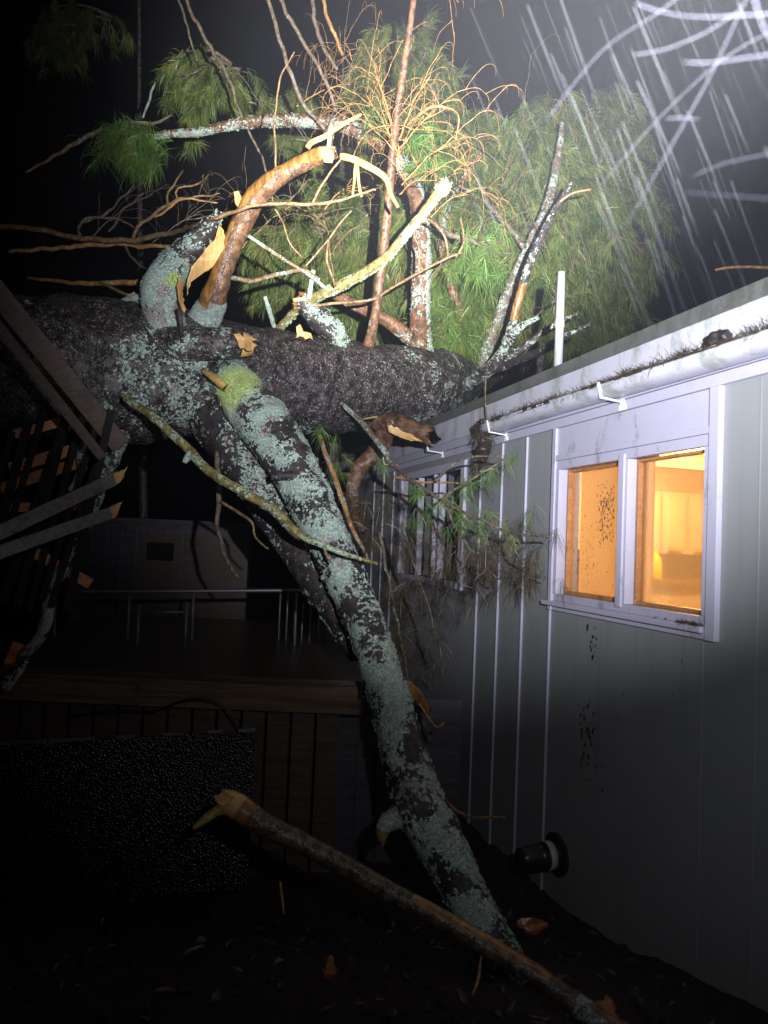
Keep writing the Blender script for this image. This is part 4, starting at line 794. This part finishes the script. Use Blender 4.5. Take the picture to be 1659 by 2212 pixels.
limb('fork', M['yellow'], bbo, [(500, 1740, 17, 2.79), (468, 1752, 11, 2.78), (440, 1772, 9, 2.77), (422, 1786, 6, 2.77)], .008, 14, rough=.2, freq=20, mask=const(0, .05), tear=.02)
shard([(462, 1720), (478, 1712), (482, 1700), (488, 1712), (506, 1722), (492, 1740), (468, 1738)], 2.74, .02, M['splinter'], bbo)
for i, (lb, pts) in enumerate((('curved thin dead twig lying near the duct on the wall', [(955, 1720, 3, 3.7), (985, 1750, 3, 3.6), (1020, 1765, 3, 3.5), (1090, 1766, 2, 3.35)]), ('short rusty twig sticking up from the dark ground left of the broken branch', [(606, 1905, 2.5, 3.1), (609, 1940, 3, 3.05), (613, 1975, 2, 3.0)]), ('pale short twig on the ground at the lower left', [(395, 2065, 3, 2.55), (415, 2052, 4, 2.58), (440, 2043, 3, 2.6)]), ('thin twig on the dark ground below the limb foot', [(1020, 2150, 4, 2.55), (1035, 2110, 4, 2.6), (1040, 2060, 3, 2.7)]), ('thin reddish twig lying over the far roof edge', [(1545, 583, 2.5, 5.0), (1580, 577, 3, 5), (1659, 578, 3, 5)]), ('knotted twig tangle just right of the limb', [(905, 1520, 3, 3.6), (940, 1570, 3, 3.6), (960, 1560, 2, 3.6)]))):
    mb = MB(); tube(mb, px(*pts), .01, 7, rough=.15, freq=25, wob=.004); o = mb.build('fallen_twig', M['red_twig' if i != 2 else 'twig'], None, smooth=True, base=P(*pts[0][:2], pts[0][3])); tag(o, lb, 'twig', 'twigs torn from the tree')
def G(x_, y_, z_=0.0):
    v = P(x_, y_, 1) - CAM; k = (z_ - CAM.z) / v.z; return CAM + v * k
# wood chips on the ground
for lb, cx, cy, w_, h_ in (('orange wet wood chip lying alone on the dark ground', 713, 2098, 22, 15), ('long orange wood splinter on the ground right of the limb foot', 1150, 2003, 48, 6), ('large orange bark slab at the bottom edge by the branch end', 1312, 2190, 34, 22), ('small pale chip on the ground beyond the orange chip', 1010, 1995, 9, 4)):
    c = G(cx, cy, .03); sc_ = (c - CAM).length / FPX; mb = MB(); pts = []
    for k in range(22):
        a = 2 * math.pi * k / 22; r_ = 1 + .3 * math.sin(3 * a + cx) + rng.gauss(0, .10); pts.append(c + Vector((math.cos(a) * w_ * sc_ * r_ * .5, math.sin(a) * h_ * .8 * sc_ * r_, .02 * math.sin(a) + rng.gauss(0, .004))))
    mb.poly(pts, .014, (0, 0, 1)); o = mb.build('wood_chip', M['chip'], None, base=c); tag(o, lb, 'wood chip')
# litter: leaves and needles scattered on the ground (uncountable)
mb = MB()
for k in range(2600):
    x_, y_ = rng.uniform(-2.4, 2.2), rng.uniform(1.4, 6); 
    if (Vector((x_, y_, 0)) - A0).dot(N_) > -.03: continue
    z_ = gz2(x_, y_) + .006; a = rng.uniform(0, 6.28); l = rng.uniform(.01, .04); wv = Vector((math.cos(a), math.sin(a), rng.gauss(0, .3))); sv = Vector((-math.sin(a), math.cos(a), rng.gauss(0, .3)))
    i = len(mb.v); c = Vector((x_, y_, z_)); mb.v += [c - wv * l, c + sv * l * .45 + UP * .006, c + wv * l, c - sv * l * .45]; mb.f.append((i, i + 1, i + 2, i + 3))
o = mb.build('leaf_litter', flat_mat('wet_dead_leaves', (.022, .009, .006), .35, .8, 30, .3), None); tag(o, 'wet dead leaves scattered over the dark ground', 'leaves', kind='stuff')

# ------------------------------------------------------------------ collapsed porch at the left
porch = thing('collapsed_porch_roof', 'crushed wooden porch roof with snapped boards under the fallen trunk', 'porch', P(100, 1400, 3.9))
def plank(name, mat, parent, a, b, hw, th, cut=0.0, bevel=.003):
    """a, b: (px, py, depth); hw half width px"""
    A = P(*a); B = P(*b); ax = (B - A).normalized(); vw = ((A + B) / 2 - CAM).normalized(); sd = ax.cross(vw).normalized(); nn_ = sd.cross(ax)
    h = hw * (a[2] + b[2]) / 2 / FPX; mb = MB(); L = (B - A).length
    pts = [A + sd * h, A - sd * h, B - sd * h - ax * cut * h, B + sd * h + ax * cut * h * 0]
    mb.poly(pts, th, nn_); return mb.build(name, mat, parent, bevel=bevel)
plank('rafter', M['dark_timber'], porch, (-60, 635, 3.3), (222, 990, 3.75), 11, .05)
plank('rafter', M['dark_timber'], porch, (-20, 615, 3.6), (262, 965, 4.1), 22, .04)
pa = plank('broken_board', M['grey_board'], porch, (-60, 1178, 3.2), (262, 1028, 3.9), 15, .03, cut=1.6)
pbb = plank('broken_board', M['grey_board'], porch, (-60, 1214, 3.2), (256, 1102, 3.9), 14, .03, cut=1.8)
shard([(236, 1032), (262, 1015), (276, 1006), (268, 1030), (256, 1044), (240, 1052)], 3.86, .02, M['splinter'], pa, 'fresh_break')
shard([(222, 1104), (248, 1090), (265, 1084), (256, 1104), (248, 1118), (226, 1124)], 3.86, .02, M['splinter'], pbb, 'fresh_break')
for a, b, hw in (((30, 938, 4.1), (132, 912, 4.2), 10), ((20, 1012, 4.1), (155, 972, 4.2), 12), ((0, 1056, 4.1), (182, 995, 4.2), 12), ((-20, 1098, 4.1), (206, 1090, 4.3), 10), ((50, 1180, 4.1), (196, 1262, 4.3), 12), ((0, 1480, 4.2), (40, 1390, 4.2), 12)):
    plank('roof_slat', M['cedar'], porch, a, b, hw, .015)
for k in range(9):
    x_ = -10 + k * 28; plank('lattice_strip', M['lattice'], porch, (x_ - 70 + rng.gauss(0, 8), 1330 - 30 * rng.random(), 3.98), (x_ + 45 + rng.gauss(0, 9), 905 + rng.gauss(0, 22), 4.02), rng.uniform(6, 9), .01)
bl_ = thing('lichen_branch', 'crooked grey lichen branch hanging down beside the broken porch boards', 'branch', P(250, 950, 4.4))
mb = MB(); tube(mb, px((262, 940, 20, 4.45), (245, 985, 17, 4.4), (215, 1060, 14, 4.3), (170, 1170, 12, 4.2), (130, 1230, 11, 4.15), (108, 1290, 11, 4.1), (90, 1360, 12, 4.05), (50, 1430, 12, 4.0), (10, 1480, 12, 4.0)), .02, 18, rough=.25, freq=10, mask=const(0, .55), wob=.02)
mb.build('stem', M['limb'], bl_, smooth=True)
mb = MB(); tube(mb, px((178, 960, 10, 4.2), (180, 1000, 10, 4.15), (165, 1030, 7, 4.15), (152, 1060, 4, 4.1)), .02, 12, rough=.3, freq=12, mask=const(0, .7), wob=.02); mb.build('side_shoot', M['limb'], bl_, smooth=True)

# ------------------------------------------------------------------ deck, railing, shed
def vbox(mb, x0, x1, y0, y1, z0, z1): return mb.box(((x0 + x1) / 2, (y0 + y1) / 2, (z0 + z1) / 2), (Vector((1, 0, 0)), Vector((0, 1, 0)), UP), (abs(x1 - x0) / 2, abs(y1 - y0) / 2, abs(z1 - z0) / 2))
deck = thing('wooden_deck', 'raised wooden deck with a thick wet timber edge left of the house', 'deck', (-1.6, 4.3, 0))
dl = P(20, 1490, 4.2); drt = P(782, 1490, 4.2)
zt_ = P(400, 1452, 4.2).z; zb_ = P(400, 1522, 4.2).z
vbox(MB(), 0, 0, 0, 0, 0, 0)
m = MB(); vbox(m, dl.x - .6, drt.x, 4.16, 4.21, zb_, zt_ - .025); m.build('edge_beam', wood_mat('wet_brown_edge_timber', (.07, .045, .028), (.17, .115, .072), .3, (0, 0, 0), (1.2, 26, 26)), deck, bevel=.006)
m = MB(); vbox(m, dl.x - .6, drt.x, 4.13, 4.30, zt_ - .023, zt_ + .01); m.build('cap_board', M['deck_timber'], deck, bevel=.004)
m = MB(); vbox(m, dl.x - .6, drt.x, 4.301, 7.2, zt_ - .06, zt_ - .02); m.build('decking', M['deck_timber'], deck)
m = MB(); 
for k in range(17): x_ = dl.x - .5 + k * .145; vbox(m, x_, x_ + .125, 4.24, 4.26, -.45, zb_ - .002)
m.build('skirting', M['dark_timber'], deck)
sk = MB()
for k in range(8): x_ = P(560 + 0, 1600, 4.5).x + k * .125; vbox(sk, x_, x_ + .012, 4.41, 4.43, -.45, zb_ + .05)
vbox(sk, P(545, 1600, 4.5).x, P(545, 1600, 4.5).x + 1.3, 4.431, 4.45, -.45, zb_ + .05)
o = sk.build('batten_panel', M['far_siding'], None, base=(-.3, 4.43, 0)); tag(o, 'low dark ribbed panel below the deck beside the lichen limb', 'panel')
# mesh screen
sc = thing('mesh_screen', 'dark perforated screen panel with a pale clipped top edge standing under the deck', 'screen', P(300, 1800, 3.55))
TL = P(-60, 1612, 3.5); TR = P(552, 1578, 3.62); ex = (TR - TL); exn = ex.normalized(); dn = Vector((0, 0, -1)); L = ex.length; Hh = .78
mb = MB(); nx_, nz_ = 84, 26; fn = exn.cross(dn).normalized()
if fn.y > 0: fn = -fn
for i in range(nx_ + 1):
    for j in range(2): pass
mt_ = NT('black_perforated_mesh'); vv = mt_.vor(1.0, co=mt_.mapping((85, 1, 85))); dots = mt_.math('MULTIPLY', mt_.step(vv, .30, .18), mt_.step(mt_.noise(3.5, 4, .7), .42, .62))  # paler dots paint the wet glints into the mesh colour
mt_.bump(vv, 1, .006); M['mesh'] = mt_.set(color=mt_.mix(dots, (.004, .0055, .008, 1), (.014, .017, .021, 1)), rough=.3)
mb.box((TL + TR) / 2 + dn * (Hh / 2), (exn, fn, dn), (L / 2, .008, Hh / 2)); mb.build('screen_panel', M['mesh'], sc)
for f0, f1 in ((.0, .42), (.50, .565), (.67, .74), (.83, .88), (.94, 1.0)):
    mb = MB(); mb.box(TL + ex * ((f0 + f1) / 2) + UP * .006, (exn, fn, UP), (L * (f1 - f0) / 2, .012, .006)); mb.build('edge_clip', M['grey_board'], sc)
# hose loops under beam
hs = thing('garden_hose', 'black hose looped under the deck beam above the screen', 'hose', P(450, 1560, 3.9))
mb = MB(); tube(mb, px((150, 1545, 2, 4.0), (250, 1535, 2, 4.0), (330, 1535, 2, 3.98), (400, 1512, 2, 3.95), (450, 1512, 2, 3.95), (490, 1530, 2, 3.95), (520, 1575, 3, 3.95)), .03, 8); mb.build('hose_loop', M['black'], hs, smooth=True)

# railing
rl = thing('metal_railing', 'thin pale metal railing standing on the deck in the dark', 'railing', P(380, 1440, 5.6))
def rod(parent, name, pts, mat='rail', seg=8):
    mb = MB(); tube(mb, px(*pts), .3, seg); return mb.build(name, M[mat], parent, smooth=True)
rod(rl, 'top_rail', [(90, 1278, 4, 5.4), (380, 1277, 4, 5.6), (665, 1275, 4, 5.8)])
for x_ in (120, 279, 418, 640): rod(rl, 'post', [(x_, 1280, 3.5, 5.6), (x_ - 6, 1455, 3.5, 5.6)])
for x_ in (606, 622, 637, 655, 672, 690, 708): rod(rl, 'baluster', [(x_, 1282 if x_ < 640 else 1300, 2, 5.85), (x_ - 7, 1445, 2, 5.85)])
ch = thing('plant_stand', 'small pale tube frame stand behind the metal railing', 'stand', P(350, 1440, 5.2))
rod(ch, 'leg', [(300, 1305, 4, 5.2), (294, 1445, 4, 5.2)]); rod(ch, 'leg', [(403, 1300, 4, 5.2), (398, 1445, 4, 5.2)]); rod(ch, 'crossbar', [(298, 1323, 3.5, 5.2), (402, 1322, 3.5, 5.2)])
# shed
shd = thing('garden_shed', 'dim grey shed with a brown door beyond the railing', 'shed', P(400, 1300, 8))
zt2 = P(350, 1132, 8).z
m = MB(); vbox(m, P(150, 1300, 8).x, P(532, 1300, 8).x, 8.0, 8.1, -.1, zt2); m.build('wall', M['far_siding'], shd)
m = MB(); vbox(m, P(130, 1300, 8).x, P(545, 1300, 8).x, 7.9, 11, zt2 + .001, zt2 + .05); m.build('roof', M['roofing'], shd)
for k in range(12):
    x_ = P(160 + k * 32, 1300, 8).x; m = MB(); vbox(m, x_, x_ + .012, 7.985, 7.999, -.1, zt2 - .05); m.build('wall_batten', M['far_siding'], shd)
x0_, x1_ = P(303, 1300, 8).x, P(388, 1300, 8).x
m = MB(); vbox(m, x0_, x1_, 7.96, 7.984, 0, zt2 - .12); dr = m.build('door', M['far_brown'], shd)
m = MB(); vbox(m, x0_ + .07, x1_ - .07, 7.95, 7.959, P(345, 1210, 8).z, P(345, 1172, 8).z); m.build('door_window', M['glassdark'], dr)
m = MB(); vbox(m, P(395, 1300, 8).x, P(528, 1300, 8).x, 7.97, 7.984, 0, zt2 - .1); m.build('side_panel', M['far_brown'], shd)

# ------------------------------------------------------------------ background pines
def pine_tree(label, base, top, r0, boughs, **k):
    t_ = thing('pine_tree', label, 'tree', base, 'pines standing behind the house')
    mb = MB(); tube(mb, [(Vector(base), r0), (Vector(base).lerp(Vector(top), .5) + rv(.05), r0 * .7), (Vector(top), r0 * .25)], .25, 14, rough=.1, freq=6, mask=const(0, 0)); tr = mb.build('trunk', M['bark'], t_, smooth=True)
    for (a, b) in boughs: bough(tr, a, b, .025, **k)
    return t_
def region(x0, x1, y0, y1, d0, d1, n_, ox, oy, ok, maxlen=230):
    out = []; tries = 0
    while len(out) < n_ and tries < 5000:
        tries += 1; x_, y_ = rng.uniform(x0, x1), rng.uniform(y0, y1)
        if not ok(x_, y_) or noise.noise(Vector((x_ / 62, y_ / 62, ox * .1))) < -.02: continue
        d = rng.uniform(d0, d1); dx, dy = ox - x_, oy - y_; l = math.hypot(dx, dy); f = min(1, maxlen / max(1, l))
        out.append((P(x_ + dx * f, y_ + dy * f * .6 + 12, d + .3), P(x_, y_, d)))
    return out
def inell(cx, cy, rx, ry): return lambda x_, y_: ((x_ - cx) / rx) ** 2 + ((y_ - cy) / ry) ** 2 < 1
bs_ = region(960, 1320, 200, 640, 7.4, 8.8, 72, 1180, 480, lambda x_, y_: inell(1130, 400, 200, 240)(x_, y_) )
bs_ += region(880, 1100, 380, 720, 7.0, 8.0, 46, 1040, 520, inell(985, 560, 110, 180))
pine_tree('broad green pine behind the roof, right of the tall bare limb', (P(1120, 1150, 8.6).x, 8.6, 0), P(1200, 330, 8.6), .11, bs_, nb=12, blen=.55, tufts_per=6, per=26, nlen=.22, nwid=.0060, hang=.85)
bs_ = region(1230, 1420, 180, 560, 8.4, 9.4, 24, 1300, 480, inell(1310, 400, 120, 220))
bs_ += region(1060, 1400, 520, 720, 8.4, 9.2, 26, 1280, 560, inell(1220, 620, 180, 110))
pine_tree('dim pine at the far right above the roof', (P(1380, 1150, 9.6).x, 9.6, 0), P(1320, 260, 9.6), .10, bs_, nb=9, blen=.55, tufts_per=5, per=20, nlen=.21, nwid=.0055, hang=.75)
bs_ = region(520, 900, 320, 660, 7.6, 9, 60, 760, 560, lambda x_, y_: inell(720, 510, 180, 165)(x_, y_))
pine_tree('shaded pine behind the snapped limbs, left of the tall bare limb', (P(700, 1150, 8.8).x, 8.8, 0), P(740, 300, 8.8), .11, bs_, nb=11, blen=.55, tufts_per=5, per=24, nlen=.21, nwid=.0055, hang=.75, nmat='needle_far')
bs_ = region(780, 980, 20, 300, 7.8, 9.0, 34, 860, 300, lambda x_, y_: inell(870, 150, 95, 130)(x_, y_))
bs_ += region(590, 700, 180, 300, 8.4, 9.0, 4, 660, 300, inell(640, 240, 60, 60))
pine_tree('tall pine whose crown reaches the top of the picture behind the curly twigs', (P(860, 1150, 9.2).x, 9.2, 0), P(870, 40, 9.2), .11, bs_, nb=10, blen=.45, tufts_per=6, per=26, nlen=.22, nwid=.0060, hang=.9)
bs_ = region(370, 500, 130, 260, 7.8, 8.4, 6, 520, 120, inell(430, 190, 70, 80), 120)
bs_ += region(60, 230, 10, 90, 8.8, 9.4, 4, 240, 30, inell(150, 50, 100, 50), 120)
pine_tree('dark pine at the upper left with two faintly lit boughs', (P(330, 1150, 9.4).x, 9.4, 0), P(300, -100, 9.4), .06, bs_, nb=9, blen=.45, tufts_per=4, per=22, nlen=.21, nwid=.0056, hang=.85)

# ------------------------------------------------------------------ wet twigs close to the lens, upper right
nb_ = thing('bare_bush', 'blurred pale bare twigs close by at the upper right', 'bush', P(1760, 700, 1.2))
for pts in ([(1375, 8, 5, .62), (1440, 25, 6, .62), (1540, 34, 6, .6), (1720, 28, 6, .6)], [(1478, 134, 7, .6), (1560, 130, 7, .6), (1720, 108, 7, .58)], [(1370, 118, 4, .7), (1430, 108, 4, .7), (1520, 70, 4, .7), (1600, 20, 4, .7)], [(1465, 415, 6, .62), (1560, 424, 7, .6), (1720, 434, 7, .58)], [(1490, 385, 4, .72), (1560, 355, 5, .7), (1720, 320, 5, .66)], [(1350, 490, 3, .8), (1520, 190, 5, .75), (1600, 20, 5, .7), (1640, -60, 5, .7)], [(1620, -60, 9, .5), (1650, 60, 9, .5), (1720, 160, 9, .5)], [(1440, 256, 3, .7), (1510, 258, 4, .7)], [(1180, 260, 3, .85), (1300, 110, 4, .8), (1430, 20, 4, .75), (1500, -40, 4, .75)], [(1300, 400, 2.5, .9), (1420, 260, 3, .85), (1560, 130, 3, .8), (1720, 40, 3, .8)]):
    mb = MB(); tube(mb, px(*[(a, b, c * .12, d * 1.15) for a, b, c, d in pts]), .02, 10, rough=.1, freq=30, wob=.002); mb.build('twig', M['wetgrey'] if 'wetgrey' in M else M.setdefault('wetgrey', _dull(flat_mat('wet_grey_twig_bark', (.0055, .0055, .0085), .95, .2, 40, .0))), nb_, smooth=True)
# ------------------------------------------------------------------ rain
n = NT('rain_water'); tr = n.t.nodes.new('ShaderNodeBsdfTransparent'); mx = n.t.nodes.new('ShaderNodeMixShader'); mx.inputs[0].default_value = .016
df = n.t.nodes.new('ShaderNodeBsdfTranslucent'); df.inputs[0].default_value = (.75, .8, .95, 1); d2 = n.t.nodes.new('ShaderNodeBsdfDiffuse'); d2.inputs[0].default_value = (.75, .8, .95, 1)
m2 = n.t.nodes.new('ShaderNodeMixShader'); n.lk(df.outputs[0], m2.inputs[1]); n.lk(d2.outputs[0], m2.inputs[2]); n.lk(tr.outputs[0], mx.inputs[1]); n.lk(m2.outputs[0], mx.inputs[2]); n.lk(mx.outputs[0], n.out.inputs[0])
mb = MB()
for k in range(280):
    x_, y_ = rng.uniform(900, 1750), rng.uniform(-80, 620); 
    if rng.random() > .15 + (x_ - 900) / 600: continue
    d = rng.choice([1.2, 1.6, 2, 2.6, 3.4, 4]) * rng.uniform(.8, 1.3); r_ = (.00012 + .00007 * d) * rng.choice([.6, .8, 1, 1.2]); l = rng.uniform(.10, .30) * (.5 + .18 * d); p = P(x_, y_, d)
    dirv = Vector((.42 + rng.gauss(0, .03), .1, -.88)).normalized(); tube(mb, [(p, r_ * .4), (p + dirv * l * .5, r_), (p + dirv * l, r_ * .4)], 1, 4)
o = mb.build('rain', n.m, None); tag(o, 'falling rain caught in the torch light at the upper right', 'rain', kind='stuff')
# ------------------------------------------------------------------ wet air
n = NT('wet_air'); n.t.nodes.remove(n.b); pv = n.t.nodes.new('ShaderNodeVolumePrincipled'); pv.inputs['Density'].default_value = .0024; pv.inputs['Color'].default_value = (.80, .84, 1, 1); pv.inputs['Anisotropy'].default_value = .0
n.lk(pv.outputs[0], n.out.inputs['Volume'])
m = MB(); vbox(m, -9, 9, -1.5, 14, -1.2, 9.5); o = m.build('haze', n.m, None); tag(o, 'thin wet mist filling the rainy night air', 'haze', kind='stuff')
